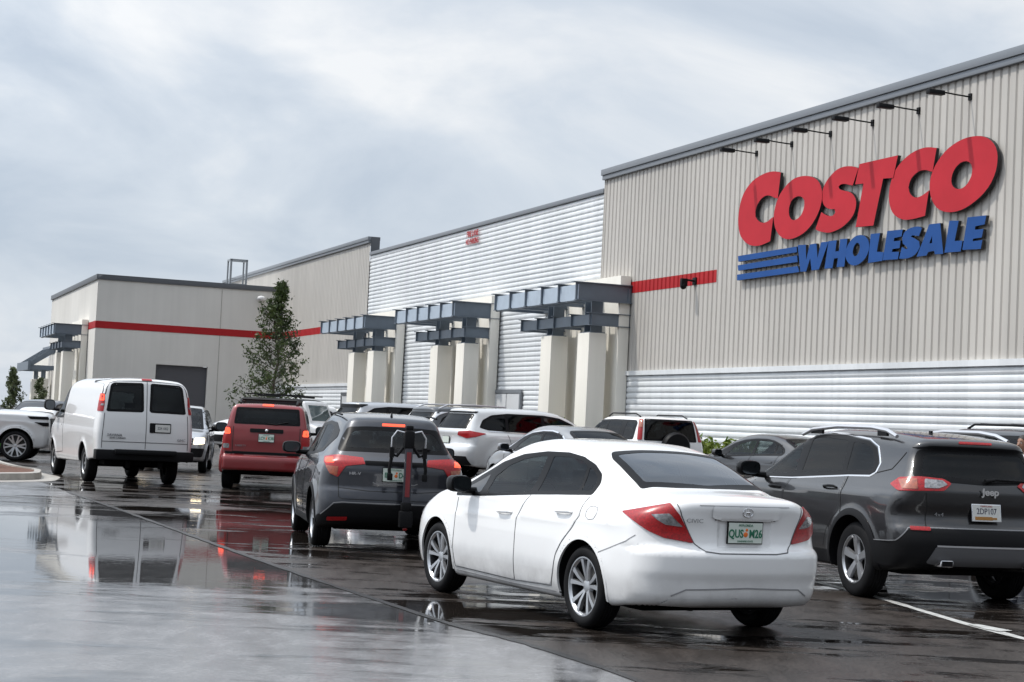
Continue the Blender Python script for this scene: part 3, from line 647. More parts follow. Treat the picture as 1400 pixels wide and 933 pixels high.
def make_wheel(parent,kind,tr,tw,rim,c,side,steer,fine):
    n=56 if fine else 32
    q=MB(); h=tw/2
    prof=[(-h+.03,rim-.01),(-h+.008,rim+.01),(-h,rim+(tr-rim)*.45),(-h+.006,rim+(tr-rim)*.72),(-h+.022,tr-.012),(-h+.045,tr)]
    g=[]
    for k in range(4):
        a=-h+.05+ (tw-.1)*(k+.5)/4; g+=[(a-.014,tr),(a-.010,tr-.006),(a-.002,tr-.006),(a+.002,tr)]
    prof=prof+g+[(-a,r) for a,r in prof[::-1]]
    q.lathe(prof,n); w=q.build('wheel',M['rubber'],parent,smooth=True)
    w.location=c; w.rotation_euler=(0,0,(math.pi if side>0 else 0)+steer)     # outer face looks along -x
    q=MB(); o=-h+.012
    q.lathe([(o+.012,rim-.012),(o,rim-.004),(o,rim+.006),(o+.02,rim+.004)],n); q.lathe([(o+.004,rim-.006),(o+.02,rim-.018)],n)
    rr=q.build('rim',M['alloy'] if kind!='steel' else M['steel_rim'],w,smooth=True)
    q=MB(); q.lathe([(o+.085,.0),(o+.085,rim*.62),(o+.10,rim*.62),(o+.10,rim-.03)],24); q.build('brake_disc',M['disc'] if kind!='steel' else M['alloydark'],w,smooth=True)
    q2=MB(); q2.lathe([(o+.02,rim-.018),(o+.03,rim-.022),(h-.03,rim-.03),(h-.02,rim)],n); q2.build('rim_barrel',M['alloydark'],w,smooth=True)
    def spoke(q,th,w0,w1,r0,r1,d0,d1,t=.028,sk=0):
        pts=[]
        for r,wd,dd in ((r0,w0,d0),((r0+r1)/2,(w0+w1)/2,(d0*.35+d1*.65)),(r1,w1,d1)):
            a=th+sk*(r-r0)/(r1-r0)
            e=np.array([math.cos(a),math.sin(a)]); p=np.array([-e[1],e[0]])
            for sgn,dx in ((-1,t),( -.8,0),(.8,0),(1,t)):
                xy=e*r+p*sgn*wd/2; pts.append((dd+dx,xy[0],xy[1]))
        F=[]
        for i in (0,1):
            for k in range(3): F.append((i*4+k,i*4+k+1,(i+1)*4+k+1,(i+1)*4+k))
        q.add(pts,F)
    q=MB(); hb=o+.035; ho=o+.008
    if kind=='civic':      # five twin-spoke pairs with dark pockets
        for k in range(5):
            a=2*math.pi*k/5+.35
            for da in (-.17,.17): spoke(q,a+da*.9,.022,.046,.03,rim-.006,hb,ho,sk=da*.6)
    elif kind=='five':
        for k in range(5): spoke(q,2*math.pi*k/5+.3,.06,.10,.03,rim-.006,hb,ho)
    elif kind=='ten':
        for k in range(5):
            a=2*math.pi*k/5+.2
            for da in (-.12,.12): spoke(q,a+da,.035,.04,.03,rim-.006,hb,ho,sk=da*.3)
    elif kind=='six':
        for k in range(6):
            a=2*math.pi*k/6
            for da in (-.1,.1): spoke(q,a+da,.05,.05,.03,rim-.006,hb,ho,sk=da)
    else:
        for k in range(8): spoke(q,2*math.pi*k/8,.07,.06,.03,rim-.01,o+.04,o+.035)
    q.lathe([(hb-.006,0.001),(hb-.006,.028),(hb,.05),(hb+.03,.062)],20)
    q.build('rim_spokes',M['alloy'] if kind!='steel' else M['steel_rim'],rr,smooth=True)
def plate(parent,loc,w,h,bg,txt,col,rotz=0,tilt=0,frame_m=None,kind='fl',back=None):
    """number plate with its frame; faces -y of the car"""
    q=MB(); q.box(-w/2-.008,w/2+.008,-.004,.010,-h/2-.008,h/2+.008); o=q.build('plate_frame',frame_m or M['black'],parent,bevel=.003)
    o.location=loc; o.rotation_euler=(tilt,0,rotz)
    q=MB(); q.box(-w/2,w/2,-.007,-.0045,-h/2,h/2); p=q.build('number_plate',bg,o)
    return o,p
FONT={}
def text(s,size,m,parent,loc,rot,name='lettering',extrude=.001,sx=1.,shear=0,bold=0):
    cu=bpy.data.curves.new('txt','FONT'); cu.body=s; cu.size=size; cu.extrude=extrude; cu.align_x='CENTER'; cu.align_y='CENTER'; cu.shear=shear; cu.offset=bold; cu.resolution_u=3
    t=bpy.data.objects.new('txt',cu); COL.objects.link(t); dg=bpy.context.evaluated_depsgraph_get(); me=bpy.data.meshes.new_from_object(t.evaluated_get(dg))
    bpy.data.objects.remove(t); me.name=name; me.materials.clear(); me.materials.append(m)
    o=bpy.data.objects.new(name,me); link(o,parent); o.location=loc; o.rotation_euler=rot; o.scale=(sx,1,1); return o

# ---------------------------------------------------------------- ground
def wet_ground(name,base,r_dry,r_wet,pud_lo,pud_hi,spec,bump,seed=0,streak=(1,1),tracks=False,stain=.25,agg=.35,pools=()):
    m=bpy.data.materials.new(name); m.use_nodes=True; nt=m.node_tree; b=nt.nodes['Principled BSDF']; N=nt.nodes.new; L=nt.links.new
    ge=N('ShaderNodeNewGeometry')
    def noise(scale,det,rough=.55,st=(1,1,1),off=0,dist=0):
        mp=N('ShaderNodeMapping'); mp.inputs['Scale'].default_value=st; mp.inputs['Location'].default_value=(seed*7.3+off,seed*3.1,0); mp.inputs['Rotation'].default_value=(0,0,R(-20) if st!=(1,1,1) else 0)
        L(ge.outputs['Position'],mp.inputs[0]); n=N('ShaderNodeTexNoise'); n.inputs['Scale'].default_value=scale; n.inputs['Detail'].default_value=det; n.inputs['Roughness'].default_value=rough; n.inputs['Distortion'].default_value=dist
        L(mp.outputs[0],n.inputs['Vector']); return n.outputs['Fac']
    def rng(s,a,bb,c,d):
        r=N('ShaderNodeMapRange'); r.inputs[1].default_value=a; r.inputs[2].default_value=bb; r.inputs[3].default_value=c; r.inputs[4].default_value=d; r.interpolation_type='SMOOTHSTEP'; L(s,r.inputs[0]); return r.outputs[0]
    def math_(op,a,bv):
        q=N('ShaderNodeMath'); q.operation=op
        for i,v in enumerate((a,bv)):
            if isinstance(v,(int,float)): q.inputs[i].default_value=v
            else: L(v,q.inputs[i])
        return q.outputs[0]
    big=noise(.42,5,.6,(streak[0],streak[1],1),0,.4); 
    for (px_,py_,rx,ry,am) in pools:      # low spots where water stands
        mp=N('ShaderNodeMapping'); mp.vector_type='POINT'; mp.inputs['Location'].default_value=(-px_/rx,-py_/ry,0); mp.inputs['Scale'].default_value=(1/rx,1/ry,0); L(ge.outputs['Position'],mp.inputs[0])
        ln=N('ShaderNodeVectorMath'); ln.operation='LENGTH'; L(mp.outputs[0],ln.inputs[0]); big=math_('ADD',big,rng(ln.outputs['Value'],.25,1.35,am,0))
    brk=noise(1.3,6,.68,(.7,2.6,1),23,.6); big=math_('ADD',big,rng(brk,.25,.75,-.13,.13))
    pud=rng(big,pud_lo,pud_hi,0,1)
    fine=noise(34,3,.7); mid=noise(3.2,6,.6,(1.5,.6,1),11)
    # aggregate colour
    col=N('ShaderNodeMix'); col.data_type='RGBA'; L(rng(fine,.35,.7,0,1),col.inputs[0]); col.inputs[6].default_value=(*[c*(1-agg) for c in base],1); col.inputs[7].default_value=(*[c*(1+agg*1.4) for c in base],1)
    st=N('ShaderNodeVectorMath'); st.operation='SCALE'; L(col.outputs[2],st.inputs[0]); L(rng(mid,.3,.75,1-stain,1+stain),st.inputs['Scale'])
    # wet concrete and asphalt are darker where water stands
    st2=N('ShaderNodeVectorMath'); st2.operation='SCALE'; L(st.outputs[0],st2.inputs[0]); L(rng(pud,0,1,1,.40),st2.inputs['Scale']); L(st2.outputs[0],b.inputs['Base Color'])
    ro=N('ShaderNodeMix'); L(pud,ro.inputs[0]); L(rng(mid,.3,.75,r_dry*.75,r_dry*1.2),ro.inputs[2]); ro.inputs[3].default_value=r_wet; L(ro.outputs[0],b.inputs['Roughness'])
    b.inputs['IOR'].default_value=1.36; L(rng(pud,0,1,spec,.5),b.inputs['Specular IOR Level'])
    h=math_('MULTIPLY',fine,math_('SUBTRACT',1.0,math_('MULTIPLY',pud,.985)))
    bp=N('ShaderNodeBump'); bp.inputs['Strength'].default_value=bump; bp.inputs['Distance'].default_value=.012; L(h,bp.inputs['Height'])
    # faint ripples on the standing water
    rip=noise(5.5,3,.5,(1,2.2,1),31); bp2=N('ShaderNodeBump'); bp2.inputs['Strength'].default_value=.035; bp2.inputs['Distance'].default_value=.01; L(rip,bp2.inputs['Height']); L(bp.outputs[0],bp2.inputs['Normal'])
    L(bp2.outputs[0],b.inputs['Normal'])
    return m
M['asphalt']=wet_ground('wet_asphalt',(.040,.033,.029),.36,.025,.50,.62,.32,.5,1,(.8,2.2),pools=((-3.6,24,3.0,6,.20),(-6.4,33,3,4,.14),(-.3,14.6,1.2,2.0,.16),(3,31,6,5,.10),(5,20,2.2,3,.12),(-2,33,3,6,.12)))
M['concrete']=wet_ground('wet_concrete',(.16,.16,.165),.20,.012,.47,.72,.5,.14,2,(.7,1.6),stain=.22,agg=.12,pools=((-5.2,22.0,4.6,8,.27),(-.7,13.6,.9,1.8,.16),(-2.6,17,2.0,3.4,.22)))
M['kerb']=mat('kerb_concrete',(.36,.34,.31),.5,nscale=4,namt=.3,bump=.2,bscale=50); M['mulch']=mat('mulch',(.12,.055,.035),.9,nscale=20,namt=.6,bump=1,bscale=40)
M['line']=mat('worn_white_road_paint',(.62,.62,.60),.28,nscale=9,namt=.35,bump=.2,bscale=80)
def ground_sheet():
    xs=sorted(set(np.round(np.concatenate([[-1600,-800,-400,-200,-120],np.arange(-80,60,1.25),[90,200,400,800,1600]]),3))); ys=sorted(set(np.round(np.concatenate([[-1600,-400,-100,-30],np.arange(-10,120,1.25),[160,300,600,1000,1800]]),3)))
    V=[(x,y,ground_z(x,y)) for y in ys for x in xs]; n=len(xs)
    F=[(j*n+i,j*n+i+1,(j+1)*n+i+1,(j+1)*n+i) for j in range(len(ys)-1) for i in range(n-1)]
    o=mesh_obj('parking_lot',V,F,M['asphalt']); o['kind']='structure'
ground_sheet()
def sheet(name,poly,z,m):
    bm=bmesh.new(); vs=[bm.verts.new((x,y,z)) for x,y in poly]; f=bm.faces.new(vs); bmesh.ops.triangulate(bm,faces=[f]); bmesh.ops.recalc_face_normals(bm,faces=bm.faces)
    for f in bm.faces:
        if f.normal.z<0: f.normal_flip()
    me=bpy.data.meshes.new(name); bm.to_mesh(me); bm.free(); me.materials.append(m); o=bpy.data.objects.new(name,me); link(o); o['kind']='structure'; return o
GUT=[(-9.39,35.5),(-7.26,30.13),(-6.19,27.6),(-4.63,23.72),(-2.9,19.4),(-1.75,16.6),(-1.15,15.21),(-.34,13.32),(.13,12.55),(.48,11.8),(.87,10.85),(1.15,9.6),(1.4,7),(1.6,-8)]
# smooth the seam
GS=[tuple(p) for p in resample(rounded(GUT+[(-60,-8),(-60,35)],1.2,4),.5)]
sheet('concrete_apron',[p for p in GS],.004,M['concrete'])
def seam(name,pts,w,z,m):
    P=np.array(resample(pts,.4,False)); t=np.gradient(P,axis=0); t/=np.linalg.norm(t,axis=1)[:,None]; n=np.stack([-t[:,1],t[:,0]],-1)
    rr=np.random.default_rng(3); ww=w*(.7+.6*rr.random(len(P))); a=P-n*ww[:,None]/2; b=P+n*ww[:,None]/2; k=len(P)
    zz=[ground_z(x,y)+z for x,y in P]
    V=[(a[i][0],a[i][1],zz[i]) for i in range(k)]+[(b[i][0],b[i][1],zz[i]) for i in range(k)]
    o=mesh_obj(name,V,[(i,i+1,k+i+1,k+i) for i in range(k-1)],m); o['kind']='structure'
    for p in o.data.polygons:
        if p.normal.z<0: p.flip()
    return o
M['tar']=mat('tar_joint',(.012,.011,.011),.35,bump=.4,bscale=60); M['tar'].node_tree.nodes['Principled BSDF'].inputs['Specular IOR Level'].default_value=.25
seam('pavement_joint',rounded(GUT,1.2,4)[5:-5],.075,.009,M['tar'])
seam('pavement_joint',[(-6.9,29.0),(-3.6,29.6),(-1,30.2)],.05,.006,M['tar'])
seam('pavement_joint',[(-10.5,27.4),(-7.4,27.2),(-5.9,27.0)],.06,.009,M['tar'])
# painted lane lines
seam('lane_marking',[(3.3,19.6),(3.74,17.6),(3.86,16.6),(4.02,15.4),(4.24,14.34),(4.9,11.2),(6,6)],.10,.005,M['line'])
sheet('road_patch',[(4.02,15.25),(4.12,15.28),(4.30,14.86),(4.16,14.74),(4.08,14.9)],.011,M['line'])
# planted island at the left
def island():
    out=rounded([(-9.35,35.6),(-9.9,37.9),(-10.8,39.4),(-11.9,41.9),(-13.2,45.5),(-20,50),(-26,38),(-14,34.0),(-10.3,33.6)],.6,5)
    c=np.mean(out,axis=0); P=np.array(out); n=len(P)
    ins=P+(c-P)/np.linalg.norm(c-P,axis=1)[:,None]*.22; ins2=P+(c-P)/np.linalg.norm(c-P,axis=1)[:,None]*.03
    gut=P-(c-P)/np.linalg.norm(c-P,axis=1)[:,None]*.5
    V=[(*p,.006) for p in gut]+[(*p,.008) for p in P]+[(*p,.14) for p in ins2]+[(*p,.15) for p in ins]+[(*p,.10) for p in ins]
    F=[(r*n+i,r*n+(i+1)%n,(r+1)*n+(i+1)%n,(r+1)*n+i) for r in range(4) for i in range(n)]
    o=mesh_obj('kerb',V,F,M['kerb'],smooth=False); o['kind']='structure'
    sheet('mulch_bed',[tuple(p) for p in ins],.12,M['mulch'])
island()
# ---------------------------------------------------------------- buildings: local x runs along the long wall away from the camera, y out to the car park
WROT=math.atan2(.93572,-.35274)
def ribmat(name,col,rough=.5,panel=1.05,var=.035,streak=.10):
    """painted metal or concrete: each sheet a touch different, faint rain streaks down it"""
    m=mat(name,col,rough,spec=.4); nt=m.node_tree; b=nt.nodes['Principled BSDF']; N=nt.nodes.new; L=nt.links.new
    tc=N('ShaderNodeTexCoord'); sx=N('ShaderNodeSeparateXYZ'); L(tc.outputs['Object'],sx.inputs[0])
    ad=N('ShaderNodeMath'); ad.operation='ADD'; L(sx.outputs['X'],ad.inputs[0]); L(sx.outputs['Y'],ad.inputs[1])
    dv=N('ShaderNodeMath'); dv.operation='DIVIDE'; L(ad.outputs[0],dv.inputs[0]); dv.inputs[1].default_value=panel; fl=N('ShaderNodeMath'); fl.operation='FLOOR'; L(dv.outputs[0],fl.inputs[0])
    wn=N('ShaderNodeTexWhiteNoise'); wn.noise_dimensions='1D'; L(fl.outputs[0],wn.inputs['W'])
    mp=N('ShaderNodeMapping'); mp.inputs['Scale'].default_value=(2.2,2.2,.10); L(tc.outputs['Object'],mp.inputs[0]); n=N('ShaderNodeTexNoise'); n.inputs['Scale'].default_value=1.4; n.inputs['Detail'].default_value=6; n.inputs['Roughness'].default_value=.6; L(mp.outputs[0],n.inputs['Vector'])
    n3=N('ShaderNodeTexNoise'); n3.inputs['Scale'].default_value=.3; n3.inputs['Detail'].default_value=4; L(tc.outputs['Object'],n3.inputs['Vector'])
    a=N('ShaderNodeMapRange'); L(wn.outputs['Value'],a.inputs[0]); a.inputs[3].default_value=1-var; a.inputs[4].default_value=1+var
    c=N('ShaderNodeMapRange'); L(n.outputs['Fac'],c.inputs[0]); c.inputs[1].default_value=.3; c.inputs[2].default_value=.62; c.inputs[3].default_value=1-streak; c.inputs[4].default_value=1
    d=N('ShaderNodeMapRange'); L(n3.outputs['Fac'],d.inputs[0]); d.inputs[1].default_value=.3; d.inputs[2].default_value=.7; d.inputs[3].default_value=.94; d.inputs[4].default_value=1.05
    p=N('ShaderNodeMath'); p.operation='MULTIPLY'; L(a.outputs[0],p.inputs[0]); L(c.outputs[0],p.inputs[1]); q=N('ShaderNodeMath'); q.operation='MULTIPLY'; L(p.outputs[0],q.inputs[0]); L(d.outputs[0],q.inputs[1])
    v=N('ShaderNodeVectorMath'); v.operation='SCALE'; v.inputs[0].default_value=col; L(q.outputs[0],v.inputs['Scale']); L(v.outputs[0],b.inputs['Base Color']); return m
M['wgrey']=ribmat('grey_metal_siding',(.49,.465,.43)); M['wwhite']=ribmat('white_metal_siding',(.70,.72,.735),.38); M['coping']=mat('grey_coping',(.20,.215,.235),.42,.3); M['copingdark']=mat('dark_coping',(.10,.107,.118),.45,.2)
M['tilt']=ribmat('painted_concrete_wall',(.66,.64,.60),.8,3.2,.025,.05); M['pier']=ribmat('cream_stucco',(.78,.75,.68),.85,50,.0,.06)
M['redband']=mat('red_wall_band',(.38,.014,.018),.6,spec=.25,nscale=.8,namt=.12); M['steelblue']=mat('slate_blue_steel',(.13,.16,.195),.45,.1,nscale=2,namt=.12); M['steelpanel']=mat('pale_blue_fascia',(.40,.47,.55),.4,.1,nscale=2,namt=.12)
M['shutter']=mat('dark_shutter',(.085,.085,.095),.5); M['roof']=mat('roof_membrane',(.5,.5,.5),.8); M['door']=mat('grey_metal_door',(.50,.51,.52),.5)
M['signred']=mat('sign_red',(.46,.022,.034),.6,spec=.2,nscale=1.2,namt=.10); M['signblue']=mat('sign_blue',(.014,.070,.25),.6,spec=.2,nscale=1.5,namt=.12); M['signside']=mat('sign_return_black',(.012,.012,.014),.5)
M['galv']=mat('galvanised_steel',(.32,.34,.36),.4,.7)
def rib_wall(mb,s0,s1,z0,z1,t=0.,pitch=.262,depth=.032,proud=0.):
    """vertical ribbed siding: flats with narrow recessed grooves"""
    prof=[]; s=s0
    while s<s1-1e-6:
        e=min(s+pitch,s1)
        prof+=[(s,t+proud),(min(s+pitch*.60,e),t+proud),(min(s+pitch*.70,e),t-depth+proud),(min(s+pitch*.84,e),t-depth+proud),(min(s+pitch*.94,e),t+proud)]
        s=e
    prof.append((s1,t+proud))
    V=[(a,b,z0) for a,b in prof]+[(a,b,z1) for a,b in prof]; n=len(prof)
    mb.add(V,[(i,i+1,n+i+1,n+i) for i in range(n-1)])
def wave_wall(mb,s0,s1,z0,z1,t=0.,pitch=.165,depth=.035):
    k=7; n=int(round((z1-z0)/pitch)); ph=(z1-z0)/n; V=[];F=[]
    prof=[(0,-1),(.10,-.35),(.28,-.03),(.5,0),(.70,-.10),(.84,-.45),(.93,-1)]
    P=[(z0+(i+a)*ph,t+b*depth) for i in range(n) for a,b in prof]+[(z1,t-depth)]
    V=[(s0,b,z) for z,b in P]+[(s1,b,z) for z,b in P]; m=len(P)
    mb.add(V,[(i,m+i,m+i+1,i+1) for i in range(m-1)])
def cbuild(mb,name,m,parent,**k):
    o=mb.build(name,m,parent,weld=False,**k); return o
def warehouse():
    W=thing('warehouse','long ribbed metal warehouse store in grey and white with red band, at right','store building',tuple(WA),WROT)
    m=MB(); rib_wall(m,-34,1.2,3.30,9.25); cbuild(m,'siding',M['wgrey'],W)
    m=MB(); rib_wall(m,27,59,3.17,9.45); cbuild(m,'siding',M['wgrey'],W)['label']='far stretch of grey ribbed siding above the loading side'
    m=MB(); wave_wall(m,-34,-.6,.0,3.20,.02); m.box(-34,-.6,-.03,.075,3.20,3.33); cbuild(m,'white_band',M['wwhite'],W)
    m=MB(); wave_wall(m,27,43.5,.0,3.05,.02); m.box(27,43.5,-.03,.075,3.05,3.18); cbuild(m,'white_band',M['wwhite'],W)
    m=MB(); wave_wall(m,1.2,27,.0,8.84,-.03); cbuild(m,'white_siding',M['wwhite'],W)
    # returns and copings
    m=MB(); m.box(-34,1.24,-1.1,.09,9.22,9.36); m.box(-34,1.27,-1.14,.13,9.36,9.54); m.build('coping',M['coping'],W,bevel=.012)
    m=MB(); m.box(1.24,26.98,-.9,.03,8.84,8.98); m.build('coping',M['coping'],W,bevel=.01)
    m=MB(); m.box(27.0,59.1,-.40,.09,9.40,9.52); m.box(26.97,59.1,-.44,.13,9.52,9.68); m.build('coping',M['coping'],W,bevel=.012)
    m=MB(); m.box(26.95,26.99,-.42,-.02,8.99,9.67); m.build('parapet_end',M['copingdark'],W)
    m=MB(); m.box(1.17,1.215,-.9,.012,3.3,9.3); m.build('corner_trim',M['wgrey'],W); m=MB(); m.box(26.985,27.0,-.9,-.034,3.17,9.0); m.build('corner_trim',M['wgrey'],W)
    m=MB(); m.box(-34,1.1,-60,-.7,8.6,8.8); m.box(1.3,26.9,-60,-.7,8.3,8.5); m.box(27.1,59,-60,-.7,8.6,8.8); m.build('roof',M['roof'],W)
    m=MB(); m.box(-34,59,-60,-59.8,0,9.3); m.box(-34.0,-33.9,-60,-.1,0,9.3); m.box(58.9,59.0,-60,-.1,0,9.3); m.build('back_wall',M['wgrey'],W)
    # red band following the ribs
    m=MB(); rib_wall(m,-6.49,-.726,5.62,5.955,proud=.006); cbuild(m,'red_band',M['redband'],W)
    m=MB(); rib_wall(m,28.572,43.4,5.62,5.955,proud=.006); cbuild(m,'red_band',M['redband'],W)
    # doors in the white siding behind the trellis piers
    for s0,s1 in ((7.55,8.78),(8.84,10.0)):
        m=MB(); m.box(s0,s1,.0,.05,.35,2.68); m.build('door',M['door'],W,bevel=.01)
    m=MB(); m.box(7.40,10.16,.0,.07,2.70,2.82); m.box(7.42,7.53,.0,.07,.3,2.70); m.box(10.02,10.14,.0,.07,.3,2.70); m.build('door_frame',M['coping'],W)
    m=MB(); m.box(29.0,30.1,.05,.09,.35,2.60); m.build('door',M['door'],W); m=MB(); m.box(28.9,30.27,.03,.11,2.61,2.76); m.box(30.12,30.26,.03,.11,.35,2.60); m.build('door_frame',M['copingdark'],W)
    # small red fire notice on the white siding
    m=MB(); m.box(12.5,14.0,.02,.035,8.22,8.40)
    o=text('FIRE LANE',.30,M['redband'],W,(13.25,.03,8.62),(R(90),0,R(180)),'notice_lettering',.004,.95,0,.006)
    o=text('NO PARKING',.30,M['redband'],W,(13.25,.03,8.33),(R(90),0,R(180)),'notice_lettering',.004,.78,0,.006)
    # stucco piers standing against the wall behind each trellis
    for s0 in (-1.1,9.9,21.1):
        m=MB(); m.box(s0+.0,s0+4.5,.03,.36,0,6.12); m.build('wall_pier',M['pier'],W,bevel=.012)
    return W
warehouse()
def annex():
    W=thing('loading_annex','lower beige concrete building with red band and dark roll-up door, far left','annex building',tuple(WA),WROT)
    m=MB(); q=m
    # front face with the shutter opening (t 3.74-6.42, z 0-3.92)
    x=43.5
    for t0,t1,z0,z1 in ((.0,3.74,0,8.09),(6.42,9.6,0,8.09),(3.74,6.42,3.92,8.09)): q.box(x,x+.3,t0,t1,z0,z1)
    q.box(x+.3,64.7,9.3,9.6,0,8.09); q.box(64.4,64.7,.0,9.3,0,8.02); 
    q.build('wall',M['tilt'],W)
    m=MB(); m.box(43.44,64.76,9.3,9.68,8.09,8.36); m.box(43.44,43.86,.02,9.3,8.09,8.36); m.box(43.42,43.5,-.02,.10,5.9,8.02); m.build('coping',M['copingdark'],W,bevel=.012)
    m=MB(); m.box(43.8,64.6,.1,9.4,7.6,7.75); m.build('roof',M['roof'],W)
    m=MB(); m.box(43.485,43.50,.0,9.615,5.60,5.965); m.box(43.5,46.6,9.6,9.615,5.60,5.965); m.build('red_band',M['redband'],W)
    m=MB(); V=[]
    for k in range(26): m.box(43.68+.0,43.72,3.76,6.40,k*.15+.005,k*.15+.142)
    m.box(43.73,43.75,3.7,6.45,0,3.9)
    m.build('roll_up_door',M['shutter'],W)
    m=MB()
    for t in (3.2,): m.box(43.492,43.5,t-.015,t+.015,0,5.6); m.box(43.492,43.5,t-.015,t+.015,5.97,8.02)
    m.build('control_joint',M['kerb'],W)
    for s0 in (46.2,):
        m=MB(); m.box(s0,s0+4.5,9.63,9.95,0,6.12); m.build('wall_pier',M['pier'],W,bevel=.01)
    m=MB(); m.box(64.7,78,6.5,9.2,0,4.6); m.build('entrance_wall',M['pier'],W)
annex()
def trellis(s0,t0,label,length=6.95):
    g='steel trellises on paired piers along the walls'
    T=thing('steel_trellis',label,'trellis',tuple(WA+D1*s0+NW*t0),WROT,g)
    # local: x along the wall, y out
    for a in (.28,3.22):
        m=MB(); m.box(a,a+.86,.64,1.20,0,4.40); m.build('pier',M['pier'],T,bevel=.015)
    for a in (.28,3.22):
        m=MB(); m.box(a+.14,a+.18,.74,1.10,4.40,5.32); m.box(a+.60,a+.64,.74,1.10,4.40,5.32); m.box(a+.18,a+.60,.90,.94,4.40,5.32); m.box(a+.05,a+.80,.68,1.16,4.40,4.43); m.build('post',M['steelblue'],T)
    def ibeam(m,x0,t1,zb,zt,w=.20,th=.05,taper=.10):
        m.box(x0-th/2,x0+th/2,.0,t1,zb+.02,zt-.02)
        m.box(x0-w/2,x0+w/2,.0,t1+taper,zt-.022,zt); m.box(x0-w/2,x0+w/2,.0,t1,zb,zb+.022)
    for k in range(6):
        m=MB(); ibeam(m,.08+k*(length-.16)/5,1.78,5.30,5.84); m.build('joist',M['steelblue'],T)
    m=MB(); m.box(.02,length-.02,1.70,1.72,5.30,5.76); m.build('fascia',M['steelpanel'],T)
    m=MB(); m.box(.0,length,1.60,1.698,5.27,5.30); m.box(.02,length-.02,.06,.12,5.32,5.74); m.build('edge_beam',M['steelblue'],T)
    for k in range(5):
        m=MB(); ibeam(m,.12+k*1.38,1.30,4.60,4.98,.14,.02,.06); m.build('lower_joist',M['steelblue'],T)
    m=MB(); m.box(.06,5.75,1.22,1.24,4.62,4.92); m.build('lower_fascia',M['steelpanel'] if False else M['steelblue'],T)
    return T
trellis(-1.18,.0,'nearest slate blue steel trellis on cream piers beside the red band')
trellis(9.9,.0,'middle slate blue steel trellis between two others on the white wall')
trellis(21.2,.0,'farthest slate blue steel trellis on the white wall, left of the middle one')
trellis(46.2,9.6,'slate blue steel trellis on the sunlit side of the far beige building')
def awning():
    T=thing('sloping_canopy','low sloping steel entrance canopy beyond the beige building at far left','canopy',tuple(WA+D1*61+NW*9.55),WROT)
    for a in (1.2,5.6):
        m=MB(); m.box(a,a+.9,.25,.80,0,3.15); m.build('pier',M['pier'],T,bevel=.02)
        m=MB(); m.box(a+.3,a+.6,.40,.65,3.15,3.65); m.build('post',M['steelblue'],T)
    for k in range(6):
        a=.1+k*1.35; m=MB(); m.add([(a,.0,5.15),(a+.14,.0,5.15),(a+.14,1.45,4.15),(a,1.45,4.15),(a,.0,4.80),(a+.14,.0,4.80),(a+.14,1.45,3.80),(a,1.45,3.80)],[(0,1,2,3),(4,7,6,5),(0,4,5,1),(1,5,6,2),(2,6,7,3),(3,7,4,0)]); m.build('rafter',M['steelblue'],T)
        m=MB(); m.box(a,a+.14,.0,1.5,3.65,3.92); m.build('tie_beam',M['steelblue'],T)
    m=MB(); m.box(.0,7.1,1.46,1.62,3.62,4.12); m.build('edge_beam',M['steelblue'],T)
    m=MB(); m.box(.0,7.1,.0,.10,4.7,5.2); m.build('wall_beam',M['steelblue'],T)
awning()
